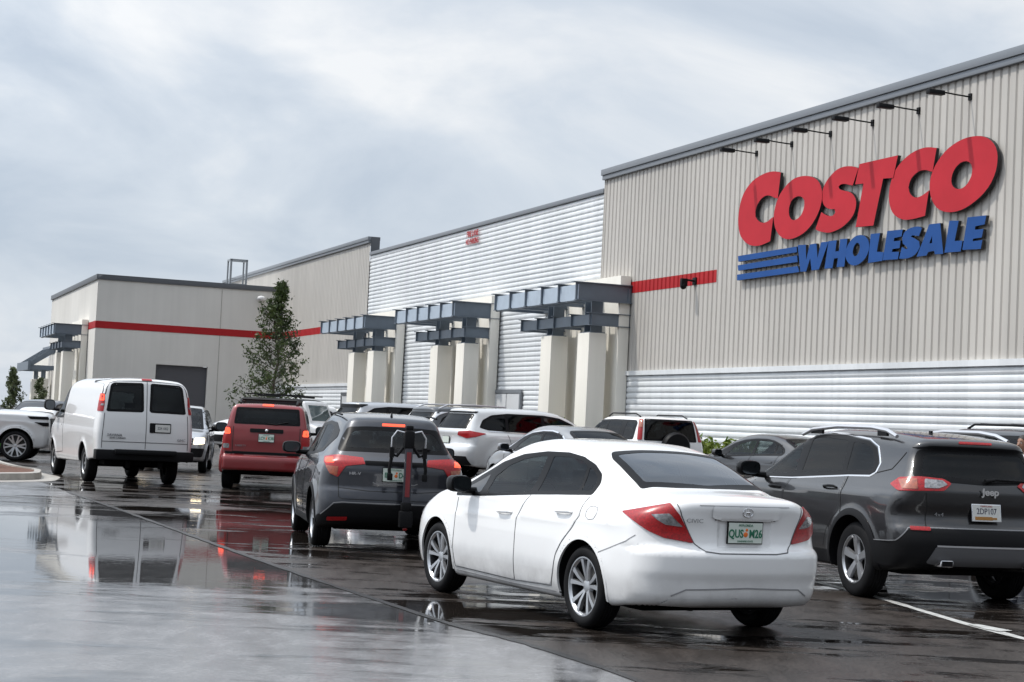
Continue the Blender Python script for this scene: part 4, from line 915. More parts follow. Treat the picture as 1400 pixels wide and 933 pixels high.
# ---------------------------------------------------------------- wall sign
LT={'C1':[(-7.82,7.21),(-7.87,7.5),(-8.0,7.75),(-8.26,7.96),(-8.6,8.11),(-8.98,8.18),(-9.32,8.21),(-9.66,8.19),(-9.96,8.12),(-9.86,7.49),(-9.71,7.51),(-9.57,7.57),(-9.37,7.62),(-9.18,7.62),(-8.96,7.55),(-8.8,7.42),(-8.73,7.29),(-8.75,7.14),(-8.91,7.01),(-9.14,6.94),(-9.38,6.95),(-9.59,7.03),(-9.67,7.04),(-9.56,6.45),(-9.33,6.41),(-9.04,6.38),(-8.74,6.39),(-8.44,6.45),(-8.18,6.57),(-7.96,6.73),(-7.85,6.96)],'O1':[(-9.7,7.05),(-9.74,7.24),(-9.86,7.46),(-10.03,7.63),(-10.3,7.78),(-10.61,7.89),(-10.93,7.91),(-11.24,7.89),(-11.56,7.82),(-11.83,7.69),(-11.97,7.5),(-12.01,7.32),(-11.98,7.15),(-11.88,6.95),(-11.68,6.75),(-11.43,6.59),(-11.13,6.48),(-10.78,6.42),(-10.46,6.41),(-10.13,6.49),(-9.88,6.66),(-9.75,6.84)],'O1h':[(-10.44,7.14),(-10.5,7.3),(-10.65,7.41),(-10.88,7.44),(-11.06,7.4),(-11.18,7.3),(-11.19,7.16),(-11.13,7.03),(-11.01,6.92),(-10.79,6.86),(-10.6,6.88),(-10.48,6.99)],'S':[(-13.54,7.79),(-13.33,7.42),(-13.14,7.46),(-12.97,7.5),(-12.8,7.51),(-12.71,7.46),(-12.76,7.39),(-12.96,7.34),(-13.2,7.29),(-13.37,7.21),(-13.5,7.07),(-13.51,6.92),(-13.43,6.75),(-13.25,6.62),(-12.97,6.5),(-12.69,6.44),(-12.35,6.41),(-12.05,6.46),(-11.84,6.51),(-11.74,6.56),(-11.98,6.94),(-12.11,6.88),(-12.32,6.81),(-12.51,6.8),(-12.61,6.86),(-12.58,6.95),(-12.35,6.97),(-12.18,7.03),(-12.05,7.12),(-11.98,7.28),(-11.99,7.46),(-12.11,7.62),(-12.32,7.76),(-12.58,7.87),(-12.87,7.91),(-13.16,7.89),(-13.4,7.84)],'T':[(-13.6,7.88),(-15.17,7.88),(-15.01,7.4),(-14.61,7.43),(-14.28,6.41),(-13.54,6.44),(-13.8,7.41),(-13.45,7.43)],'C2':[(-16.62,7.85),(-16.5,7.36),(-16.4,7.38),(-16.24,7.43),(-16.04,7.44),(-15.84,7.39),(-15.67,7.28),(-15.61,7.12),(-15.67,6.98),(-15.83,6.88),(-16.0,6.86),(-16.19,6.9),(-16.39,6.97),(-16.28,6.44),(-16.02,6.42),(-15.78,6.41),(-15.5,6.42),(-15.25,6.49),(-15.05,6.6),(-14.92,6.75),(-14.85,6.95),(-14.86,7.18),(-14.95,7.43),(-15.13,7.62),(-15.41,7.78),(-15.73,7.88),(-16.05,7.92),(-16.33,7.91)],'O2':[(-16.42,7.08),(-16.45,7.25),(-16.55,7.42),(-16.74,7.6),(-16.99,7.76),(-17.29,7.86),(-17.62,7.92),(-17.95,7.92),(-18.24,7.88),(-18.49,7.78),(-18.68,7.63),(-18.77,7.45),(-18.77,7.26),(-18.71,7.05),(-18.55,6.84),(-18.31,6.67),(-17.99,6.53),(-17.67,6.44),(-17.34,6.41),(-17.04,6.44),(-16.76,6.53),(-16.56,6.7),(-16.45,6.89)],'O2h':[(-17.2,7.1),(-17.25,7.25),(-17.38,7.37),(-17.56,7.44),(-17.76,7.43),(-17.89,7.35),(-17.94,7.21),(-17.89,7.06),(-17.75,6.93),(-17.57,6.87),(-17.39,6.89),(-17.25,6.97)],'b1':[(-7.89,6.2),(-10.88,6.21),(-10.91,6.07),(-7.93,6.05)],'b2':[(-7.9,5.96),(-10.92,5.99),(-10.96,5.83),(-7.94,5.82)],'b3':[(-7.89,5.72),(-10.97,5.73),(-11.07,5.58),(-7.9,5.57)],'W':[(-10.93,6.24),(-11.32,6.22),(-11.36,5.85),(-11.5,6.21),(-11.81,6.21),(-11.89,5.86),(-12.02,6.22),(-12.36,6.21),(-11.97,5.58),(-11.63,5.58),(-11.55,5.88),(-11.38,5.57),(-11.11,5.58)],'H':[(-12.36,6.22),(-12.72,6.21),(-12.68,5.95),(-12.84,5.95),(-12.87,6.22),(-13.19,6.21),(-13.1,5.57),(-12.76,5.58),(-12.81,5.79),(-12.64,5.79),(-12.58,5.57),(-12.22,5.58)],'L1':[(-14.17,6.23),(-14.55,6.22),(-14.45,5.81),(-14.73,5.78),(-14.68,5.59),(-14.1,5.58)],'E1':[(-14.84,6.24),(-15.45,6.22),(-15.41,6.07),(-15.13,6.06),(-15.11,5.99),(-15.38,5.98),(-15.35,5.82),(-15.08,5.82),(-15.05,5.76),(-15.34,5.74),(-15.3,5.58),(-14.7,5.6)],'S2':[(-16.18,6.18),(-16.08,6.02),(-15.95,6.04),(-15.81,6.06),(-15.78,6.03),(-15.96,5.97),(-16.1,5.9),(-16.13,5.78),(-16.01,5.65),(-15.8,5.58),(-15.55,5.57),(-15.35,5.59),(-15.44,5.84),(-15.61,5.77),(-15.67,5.79),(-15.61,5.84),(-15.47,5.91),(-15.44,6.04),(-15.51,6.16),(-15.69,6.22),(-15.9,6.24),(-16.08,6.23)],'A':[(-16.45,6.24),(-16.85,6.23),(-17.0,5.57),(-16.7,5.58),(-16.66,5.66),(-16.45,5.65),(-16.39,5.58),(-16.02,5.58)],'Ah':[(-16.57,5.99),(-16.58,5.83),(-16.48,5.83)],'L2':[(-17.18,6.25),(-17.51,6.22),(-17.39,5.81),(-17.67,5.79),(-17.61,5.57),(-17.04,5.59)],'E2':[(-17.81,6.26),(-18.45,6.24),(-18.4,6.06),(-18.09,6.05),(-18.08,5.98),(-18.37,5.97),(-18.32,5.8),(-18.03,5.8),(-18.02,5.75),(-18.35,5.75),(-18.3,5.57),(-17.67,5.6)],'O3':[(-14.13,5.9),(-14.12,6.01),(-14.08,6.1),(-13.98,6.18),(-13.86,6.23),(-13.71,6.25),(-13.55,6.24),(-13.4,6.19),(-13.27,6.11),(-13.18,6.02),(-13.13,5.91),(-13.13,5.8),(-13.19,5.71),(-13.28,5.63),(-13.41,5.58),(-13.56,5.56),(-13.72,5.58),(-13.86,5.63),(-13.99,5.7),(-14.08,5.8)],'O3h':[(-13.73,5.91),(-13.74,5.99),(-13.7,6.05),(-13.63,6.08),(-13.56,6.07),(-13.49,6.01),(-13.45,5.94),(-13.44,5.86),(-13.48,5.8),(-13.55,5.77),(-13.62,5.79),(-13.69,5.84)]}
def fill_letter(name,outer,hole,m,parent,t0,t1):
    vs=[Vector(p) for p in outer]; ed=[(i,(i+1)%len(outer)) for i in range(len(outer))]; hs=[]
    if hole: o=len(vs); vs+=[Vector(p) for p in hole]; ed+=[(o+i,o+(i+1)%len(hole)) for i in range(len(hole))]
    r=delaunay_2d_cdt(vs,ed,[],0,1e-6); V2=np.array([tuple(v) for v in r[0]]); F=np.array([f for f in r[2] if len(f)==3]); c=V2[F].mean(1); k=inpoly(c,outer)
    if hole: k&=~inpoly(c,hole)
    F=F[k]; n=len(V2); V=[(a,t1,b) for a,b in V2]+[(a,t0,b) for a,b in V2]
    a=V2[F[:,0]];b=V2[F[:,1]];cc=V2[F[:,2]]; ar=(b[:,0]-a[:,0])*(cc[:,1]-a[:,1])-(b[:,1]-a[:,1])*(cc[:,0]-a[:,0])
    F=[tuple(f[::-1]) if x>0 else tuple(f) for f,x in zip(F.tolist(),ar)]
    FF=list(F)+[tuple(i+n for i in f[::-1]) for f in F]; mi=[0]*len(F)+[1]*len(F)
    e={(f[i],f[(i+1)%3]) for f in F for i in range(3)}
    for a_,b_ in e:
        if (b_,a_) not in e: FF.append((b_,a_,a_+n,b_+n)); mi.append(1)
    return mesh_obj(name,V,FF,[m,M['signside']],parent,smooth=False,mi=mi)
def sm(p,it=1):
    """corner-cutting keeps curved letters round"""
    P=[np.array(q) for q in p]
    for _ in range(it):
        Q=[]
        for i in range(len(P)):
            a,b=P[i],P[(i+1)%len(P)]
            pa=P[i-1]; pb=P[(i+2)%len(P)]
            def ang(u,v,w): 
                x=(v-u);y=(w-v); return abs(math.atan2(x[0]*y[1]-x[1]*y[0],x@y))
            sa=ang(pa,a,b)>.75; sb=ang(a,b,pb)>.75
            Q.append(a if sa else a*.75+b*.25); Q.append(b*1. if False else (a*.25+b*.75 if not sb else a*.25+b*.75))
        P=Q
    return [tuple(q) for q in P]
def sign():
    S=thing('store_sign','big slanted red lettering over blue lettering and three blue stripes on the grey siding','sign',tuple(WA),WROT)
    for k in ('C1','O1','S','T','C2','O2'):
        o=fill_letter('letter_'+{'C1':'c','O1':'o','S':'s','T':'t','C2':'c','O2':'o'}[k],sm(LT[k]) if k!='T' else LT[k],sm(LT[k+'h']) if k+'h' in LT else None,M['signred'],S,.06,.135 if k in('C1','S','C2') else .145)
    for k in ('W','H','O3','L1','E1','S2','A','L2','E2'):
        fill_letter('letter_'+{'O3':'o','L1':'l','E1':'e','S2':'s','A':'a','L2':'l','E2':'e'}.get(k,k.lower()),sm(LT[k]) if k in('O3','S2') else LT[k],(sm(LT[k+'h']) if k=='O3' else LT[k+'h']) if k+'h' in LT else None,M['signblue'],S,.06,.135)
    for k in ('b1','b2','b3'): fill_letter('stripe',LT[k],None,M['signblue'],S,.06,.135)
sign()
def wall_lamps():
    for i,s in enumerate((-8.44,-10.23,-12.05,-13.87,-15.7,-17.58)):
        lab=['arm lamp on the grey wall, nearest the white siding of six above the sign','second arm lamp of the six above the sign, counted from the left','third arm lamp of the six above the sign, over the letter S','fourth arm lamp of the six above the sign, over the letter T','fifth arm lamp of the six, over the second letter C','rightmost arm lamp of the six, above the last letter O'][i]
        T=thing('wall_lamp','black '+lab,'wall lamp',tuple(WA+D1*s+np.array([0,0,8.80])),WROT,'arm lamps above the store sign')
        m=MB(); m.tube([(0,.0,0),(0,.35,.01),(0,.72,.03)],.017,8); m.box(-.05,.05,-.02,.03,-.07,.07); m.build('arm',M['black'],T)
        m=MB(); m.box(-.06,.06,.66,1.04,-.045,.055,fn=lambda v:(v[0]*(1 if v[2]>0 else 1.3),v[1],v[2])); m.build('lamp_head',M['black'],T,bevel=.02)
wall_lamps()
def extras():
    T=thing('security_camera','dark security camera on bracket over the red band','camera',tuple(WA+D1*-5.25+np.array([0,0,5.72])),WROT)
    m=MB(); m.box(-.10,.10,-.02,.05,-.10,.10); m.tube([(0,0,0),(0,.28,.02)],.03,8); m.box(-.06,.06,.26,.44,-.16,.05); m.build('bracket',M['black'],T,bevel=.01)
    m=MB(); m.ball((0,.36,-.16),(.09,.09,.09)); m.build('dome',M['gloss'],T,smooth=True)
    T=thing('roof_ladder','grey steel roof access frame standing on the beige building','ladder',tuple(WA+D1*44.2+NW*2.25+np.array([0,0,8.0])),WROT)
    m=MB()
    for t in (-.42,.42):
        m.box(-.05,.05,t-.05,t+.05,0,1.72)
        m.box(.75,.83,t-.04,t+.04,0,1.72)
    m.box(-.05,.83,-.47,-.37,1.64,1.74); m.box(-.05,.83,.37,.47,1.64,1.74); m.box(-.05,.05,-.42,.42,1.64,1.74); m.box(.75,.83,-.42,.42,1.66,1.74)
    m.build('frame',M['galv'],T); m=MB()
    for k in range(6): m.box(-.03,.03,-.4,.4,.15+k*.26,.18+k*.26) if k<3 else None
    m.build('rung',M['galv'],T)
    T=thing('flood_light','small white flood light high on the beige wall, beside the tree top','flood light',tuple(WA+D1*43.48+NW*1.15+np.array([0,0,7.7])),WROT)
    m=MB(); m.box(-.10,.0,-.12,.12,-.10,.10); m.build('wall_box',M['galv'],T,bevel=.01); m=MB(); m.ball((-.22,.0,-.02),(.16,.24,.15)); m.build('lamp_head',M['white'],T,smooth=True)
extras()

# ---------------------------------------------------------------- vehicles
M['pl_fl']=mat('plate_white_green',(.62,.68,.62),.4); M['pl_green']=mat('plate_green',(.02,.16,.09),.5); M['pl_or']=mat('plate_orange',(.75,.16,.02),.5); M['pl_w']=mat('plate_white',(.6,.6,.57),.4); M['pl_dark']=mat('plate_dark_letters',(.05,.05,.08),.5)
M['pl_gold']=mat('plate_gold',(.35,.16,.03),.5); M['decal']=mat('grey_lettering',(.25,.25,.26),.4,.5); M['decaldark']=mat('dark_lettering',(.04,.04,.05),.4)
def fl_plate(car,loc,rotz=0,tilt=0,a='QUS',b='M26',fm=None,w=.30,h=.15,txt=True,frame_text=False):
    o,p=plate(car.root,loc,w,h,M['pl_fl'],'',M['pl_green'],rotz,tilt,fm or M['black'])
    if txt:
        text(a,.085,M['pl_green'],p,(-.085,-.0085,-.008),(R(90),0,0),'plate_letters',.0012,.78,0,.002)
        text(b,.085,M['pl_green'],p,(.09,-.0085,-.008),(R(90),0,0),'plate_letters',.0012,.78,0,.002)
        q=MB(); q.ball((.002,-.007,-.012),(.02,.004,.02),10,6); q.ball((.010,-.007,.022),(.012,.003,.012),8,5); q.build('plate_orange',M['pl_or'],p,smooth=True)
        text('MYFLORIDA',.026,M['pl_green'],p,(0,-.0085,.055),(R(90),0,0),'plate_letters',.0008,.9)
        text('SUNSHINE STATE',.02,M['pl_green'],p,(0,-.0085,-.062),(R(90),0,0),'plate_letters',.0008,.9)
    return o
def civic():
    c=Car('sedan','white four-door sedan in the foreground, brake lights off, rear toward us','car',dict(SEDAN,recess=((0,-.985,.795,.225,.085,.098,.03),)),M['white'],1.385,13.99,.47,res=.024,group='cars queueing in the wet lanes')
    c.grid=.035
    dlo=[(2.36,.885),(2.36,.955),(2.18,1.075),(1.86,1.205),(1.5,1.285),(1.1,1.322),(.75,1.325),(.5,1.298),(.3,1.245),(.165,1.175),(.115,1.105),(.115,1.012),(.95,.968),(1.88,.905)]
    gf=[(1.80,.935),(1.86,1.075),(1.70,1.180),(1.45,1.245),(1.17,1.280),(1.06,1.282),(1.06,.985)]
    gs=[(2.22,.915),(2.22,.965),(1.98,1.09),(1.91,.935)]
    gr=[(.95,.995),(.96,1.285),(.72,1.288),(.48,1.262),(.40,1.235),(.34,1.035)]
    gq=[(.30,1.036),(.355,1.218),(.27,1.19),(.19,1.145),(.165,1.10),(.165,1.044)]
    c.windows(dlo,[gf,gr,gq],[M['gl_clear'],M['gl_tint'],M['gl_tint']],rnd=.02,toff=.004)
    c.both('quarter_glass',gs,M['gl_far'],off=.006,rnd=.02)
    # rear glass and windscreen
    c.pane([(-.575,-.36),(-.3,-.425),(0,-.445),(.3,-.425),(.575,-.36),(.56,-.25),(.52,.20),(.47,.30),(.2,.325),(-.2,.325),(-.47,.30),(-.52,.20),(-.56,-.25)],[(-.51,-.30),(0,-.385),(.51,-.30),(.46,.22),(.2,.26),(-.2,.26),(-.46,.22)],M['gl_rear'],'top')
    c.pane([(-.70,2.62),(0,2.72),(.70,2.62),(.58,1.92),(.3,1.78),(-.3,1.78),(-.58,1.92)],[(-.62,2.57),(0,2.66),(.62,2.57),(.51,1.98),(.3,1.86),(-.3,1.86),(-.51,1.98)],M['gl_clear'],'top',name='windscreen')
    c.body(); c.underbody(); c.interior(M['tan'],belt=.93,y0=-.1,y1=1.95,rows=((.42,.44),(1.2,.48)))
    # doors with their gaps
    fd=[(2.285,.86),(2.275,.66),(2.27,.44),(2.25,.275),(1.145,.262),(1.125,.5),(1.135,.76),(1.02,.955),(1.5,.925)]
    rd=[(1.005,.955),(1.12,.76),(1.11,.5),(1.128,.263),(.50,.285),(.435,.405),(.40,.535),(.32,.635),(.19,.755),(.115,.85),(.135,1.0),(.6,.985)]
    df=c.both('door',fd,M['white'],off=.0025,thick=.002,rnd=.03); dr=c.both('door',rd,M['white'],off=.0025,thick=.002,rnd=.03)
    for i,sd in enumerate((-1,1)):
        c.handle(1.46,.79,1.22,.803,df[i],sd,M['white']); c.handle(.46,.855,.22,.867,dr[i],sd,M['white'])
        q=MB()
    M['cup']=M.get('cup') or mat('handle_cup_shadow',(.30,.30,.31),.5)
    c.lines([('L',[(2.295,.87),(2.285,.66),(2.28,.44),(2.26,.268),(1.14,.254),(.495,.275),(.428,.40),(.392,.53),(.312,.63),(.18,.75),(.10,.85),(.12,1.0)],True),('L',[(1.14,.26),(1.118,.5),(1.128,.76),(1.01,.96)],True)],M['ledge2'],.005,.0032)
    c.lines([('L',[(-.05,.935),(-.12,.925),(-.145,.885),(-.12,.84),(-.05,.83),(.0,.85),(.015,.885),(0,.925),(-.05,.935)]),('L',[(-.26,.60),(-.45,.665),(-.58,.71),(-.66,.76)],True),
       ('rear',[(-.40,1.0),(.40,1.0)])],M['ledge'],.005,.003,'seam')
    # sill
    c.lines([('L',[(2.25,.235),(1.2,.225),(.42,.235)],True)],M['ledge'],.006,.003,'seam')
    # tail lamps
    D=(.55,.83,0)
    tl=[(-.805,-.47,.918),(-.575,-.78,1.003),(-.545,-.86,.925),(-.445,-.90,.722),(-.655,-.83,.752),(-.74,-.74,.80),(-.785,-.62,.862)]
    o=c.face('tail_lamp',tl,M['lred'],.010,D=D,mirror=True,rnd=.012,thick=.01)
    tc=[(-.70,-.72,.915),(-.595,-.80,.932),(-.515,-.86,.838),(-.64,-.82,.850),(-.685,-.78,.882)]
    P,F,N=patch(c.b,uvof(tc,D),D,.013,grid=.03,thick=.003,rnd=.01)
    for i,x in enumerate(o): mesh_obj('reverse_lens',P if i==0 else P*MIR,F if i==0 else [f[::-1] for f in F],M['lclear'],x,N=N if i==0 else N*MIR)
    # boot lid: lip, plate garnish, plate well
    trunk=[(-.56,1.035),(-.54,.92),(-.44,.72),(-.37,.668),(-.25,.655),(.25,.655),(.37,.668),(.44,.72),(.54,.92),(.56,1.035),(.3,1.05),(-.3,1.05)]
    c.lines([('rear',[(-.555,1.0),(-.53,.92),(-.43,.72),(-.365,.665),(-.25,.653),(.25,.653),(.365,.665),(.43,.72),(.53,.92),(.555,1.0)])],M['ledge2'],.007,.003,'boot_gap')
    g=c.face('plate_garnish',[(-.30,.995),(.30,.995),(.30,.915),(.26,.902),(-.26,.902),(-.30,.915)],M['white'],.016,ax='rear',rnd=.02,thick=.016)
    c.lines([('rear',[(-.27,.899),(.27,.899)])],M['decal'],.012,.004,'garnish_painted_shade');  # grey strip paints the shade along the garnish's bottom edge
    fl_plate(c,(0,-.915,.805),0,R(2),'QUS','M26',M['black'])
    q=MB(); ring=[(.045*math.cos(a),-.0,.033*math.sin(a)) for a in np.linspace(0,2*math.pi,21)]
    q.tube(ring,.004,6,False); q.tube([(-.022,0,-.03),(-.017,0,.028)],.006,6); q.tube([(.022,0,-.03),(.017,0,.028)],.006,6); q.tube([(-.018,0,0),(.018,0,0)],.006,6)
    e=q.build('emblem',M['chrome'],c.root,smooth=True); e.location=(0,-.945,.957)
    text('CIVIC',.042,M['decal'],c.root,(-.44,-.907,.885),(R(90),0,R(-14)),'badge_lettering',.002,1.25)
    # bumper: lower lip and seams
    c.lines([('rear',[(-.60,.335),(-.50,.385),(0,.40),(.50,.385),(.60,.335)])],M['ledge'],.010,.003,'seam')
    c.face('bumper_lower_trim',[(-.66,.27),(-.60,.315),(0,.325),(.60,.315),(.66,.27),(.4,.262),(-.4,.262)],M['white'],.014,ax='rear',rnd=.02,thick=.01)
    # front lamps (barely seen)
    c.face('headlamp',[(-.84,3.05,.80),(-.62,3.40,.76),(-.60,3.47,.66),(-.83,3.2,.68)],M['headoff'],.006,D=(.75,-.66,0),mirror=True,rnd=.02)
    c.arch(.022); c.wheels('civic'); c.mirrors(2.03,1.0,.985,M['gloss'],(.105,.085,.15))
    q=MB(); q.box(-.28,.28,.42,.56,1.02,1.06); q.build('parcel_shelf_speaker',M['seat'],c.root)
civic()
def hrv():
    c=Car('small_suv','dark slate compact SUV with lit brake lamps and folded bike rack on its tail','car',HRV,M['slate'],-1.42,21.15,.205,res=.028,group='cars queueing in the wet lanes')
    dlo=[(2.25,1.03),(2.2,1.10),(1.75,1.33),(1.35,1.45),(.7,1.49),(.2,1.47),(-.12,1.38),(-.16,1.30),(.2,1.12),(1.0,1.065)]
    gf=[(1.85,1.075),(1.70,1.28),(1.40,1.40),(1.02,1.435),(1.0,1.10)]
    gr=[(.92,1.105),(.94,1.44),(.6,1.445),(.25,1.42),(.15,1.30),(.30,1.16)]
    c.windows(dlo,[gf,gr],[M['gl_clear'],M['gl_dark']],rnd=.03)
    rg=[(-.66,1.145),(.66,1.145),(.60,1.30),(.53,1.425),(.3,1.44),(-.3,1.44),(-.53,1.425),(-.60,1.30)]
    c.pane(rg,[(-.57,1.19),(.57,1.19),(.53,1.30),(.47,1.385),(.3,1.395),(-.3,1.395),(-.47,1.385),(-.53,1.30)],M['gl_tint'],'rear')
    c.pane([(-.70,2.60),(0,2.68),(.70,2.60),(.60,1.75),(.3,1.62),(-.3,1.62),(-.60,1.75)],[(-.62,2.5),(0,2.6),(.62,2.5),(.53,1.82),(.3,1.72),(-.3,1.72),(-.53,1.82)],M['gl_clear'],'top',name='windscreen')
    c.body(); c.underbody(); c.interior(belt=1.02,y0=.0,y1=1.95,floor=.5,rows=((.35,.62),(1.15,.62)))
    D=(.5,.86,0)
    o=c.face('tail_lamp',[(-.79,-.28,1.065),(-.65,-.56,1.095),(-.38,-.68,1.072),(-.345,-.72,1.005),(-.57,-.69,.975),(-.655,-.67,.845),(-.74,-.62,.88),(-.785,-.54,.98)],M['lred'],.012,D=D,mirror=True,rnd=.012,thick=.01)
    for nm,pp,mm in (('brake_lens',[(-.765,-.38,1.05),(-.69,-.52,1.065),(-.68,-.60,1.005),(-.755,-.49,1.0)],M['lit']),('indicator_lens',[(-.765,-.53,.97),(-.65,-.66,.965),(-.66,-.66,.86),(-.735,-.61,.885)],M['lamber'])):
        P,F,N=patch(c.b,uvof(pp,D),D,.015,grid=.03,thick=.003,rnd=.012)
        for i,x in enumerate(o): mesh_obj(nm,P if i==0 else P*MIR,F if i==0 else [f[::-1] for f in F],mm,x,N=N if i==0 else N*MIR)
    c.face('high_brake_lamp',[(-.135,1.452),(.135,1.452),(.135,1.478),(-.135,1.478)],M['lit'],.008,rnd=.008)
    blk=[(-.86,.40),(-.80,.43),(-.69,.535),(-.6,.548),(.6,.548),(.69,.535),(.80,.43),(.86,.40),(.84,.26),(-.84,.26)]
    b=c.face('lower_bumper',blk,M['black'],.010,rnd=.03,thick=.01)[0]
    c.lines([('rear',[(-.82,.41),(-.69,.55),(-.6,.563),(.6,.563),(.69,.55),(.82,.41)])],M['decal'],.010,.012,'bumper_edge')
    c.face('reflector',[(-.75,.345),(-.535,.36),(-.53,.40),(-.75,.387)],M['lred'],.016,mirror=True,rnd=.01)
    c.lines([('rear',[(-.645,1.11),(-.645,.975)],True),('rear',[(-.65,.84),(-.64,.62),(-.60,.60),(.60,.60)],True),('L',[(1.0,1.05),(1.1,.8),(1.08,.35)],True),('L',[(1.95,1.0),(2.02,.6),(2.0,.33),(.45,.33),(.38,.5),(.22,.68),(-.05,.85),(-.1,1.0)],True)])
    c.face('tailgate_garnish',[(-.36,1.04),(.36,1.04),(.35,.995),(-.35,.995)],M['gloss'],.012,rnd=.01,thick=.01)
    c.lines([('rear',[(-.26,.80),(-.22,.785),(.22,.785),(.26,.80)])],M['decal'],.010,.004,'seam')
    c.lines([('rear',[(-.64,.725),(-.3,.70),(.3,.70),(.64,.725)])],M['trimline'],.006,.003,'crease_line')
    fl_plate(c,(0,-.772,.895),0,R(-4),'IBR','D41',M['black'])
    text('HR-V',.05,M['chrome'],c.root,(-.47,-.762,.895),(R(90),0,R(-9)),'badge_lettering',.002,1.2)
    q=MB(); q.tube([(.02,-.56,1.20),(.2,-.585,1.185),(.42,-.57,1.20)],.010,6); q.build('wiper',M['black'],c.root)
    q=MB(); V=[(-.015,0,0),(.015,0,0),(.015,.12,0),(-.015,.12,0),(-.004,.0,.07),(.004,.0,.07),(.004,.035,.07),(-.004,.035,.07)]
    q.add(V,[(0,3,2,1),(4,5,6,7),(0,1,5,4),(2,3,7,6),(1,2,6,5),(3,0,4,7)]); a=q.build('antenna',M['gloss'],c.root,bevel=.004); a.location=(0,-.2,1.545)
    c.arch(.045,M['black'],.008,'arch_cladding'); c.wheels('ten'); c.mirrors(1.78,1.13,1.0,M['black'],(.12,.085,.15))
    for sd in (-1,1):
        q=MB(); q.tube([(sd*.55,1.3,1.575),(sd*.57,.6,1.59),(sd*.57,.0,1.565)],.012,8); q.build('roof_rail',M['black'],c.root,smooth=True)
    c.both('sill_cladding',[(2.1,.33),(2.1,.25),(.5,.25),(.5,.33)],M['black'],.008,rnd=.02)
    # bike rack folded up against the tail, on the tow hitch
    import math as _m
    a=.205; ca,sa=_m.cos(a),_m.sin(a); ox,oy=-1.42,21.15
    lx,ly=.10,-.98; T=thing('bike_rack','black folding bicycle rack with red mast standing behind the slate SUV','bike rack',(ox+lx*ca-ly*sa,oy+lx*sa+ly*ca,0),a)
    q=MB(); q.box(-.035,.035,-.02,.42,.33,.40); q.build('hitch_bar',M['black'],T,bevel=.006)
    q=MB(); q.box(-.075,.075,-.10,.04,.31,.50); q.box(-.055,.055,-.09,.05,.50,.60); q.build('pivot',M['black'],T,bevel=.02)
    q=MB(); q.box(-.042,.042,-.07,.0,.58,1.22); q.build('mast',M['decaldark'],T,bevel=.008)
    M['rackred']=mat('red_reflective_strip',(.20,.02,.025),.5); q=MB(); q.box(-.026,.026,-.076,-.068,.66,1.17); q.build('strip',M['rackred'],T)
    q=MB(); q.box(-.058,.058,-.08,.05,1.21,1.41); q.box(-.045,.045,-.05,.04,1.42,1.475); q.build('head',M['black'],T,bevel=.02)
    for sd in (-1,1):
        q=MB(); q.tube([(sd*.05,-.02,1.39),(sd*.14,-.02,1.41),(sd*.195,-.02,1.33),(sd*.195,0,1.20)],.010,8); q.build('arm',M['rail'],T,smooth=True)
        q=MB(); q.box(sd*.19-.024,sd*.19+.024,-.03,.03,1.10,1.22); q.tube([(sd*.19,0,1.10),(sd*.21,0,.96),(sd*.20,0,.88)],.020,8); q.tube([(sd*.06,0,1.22),(sd*.13,0,1.12),(sd*.18,0,1.14)],.018,8); q.build('cradle',M['black'],T,smooth=True)
        q=MB(); q.box(sd*.20-.03,sd*.20+.03,-.035,.02,.84,.92); q.build('clamp',M['black'],T,bevel=.01)
    q=MB(); q.ball((0,-.03,.30),(.03,.05,.03)); q.build('red_knob',M['lred'],T,smooth=True)
hrv()
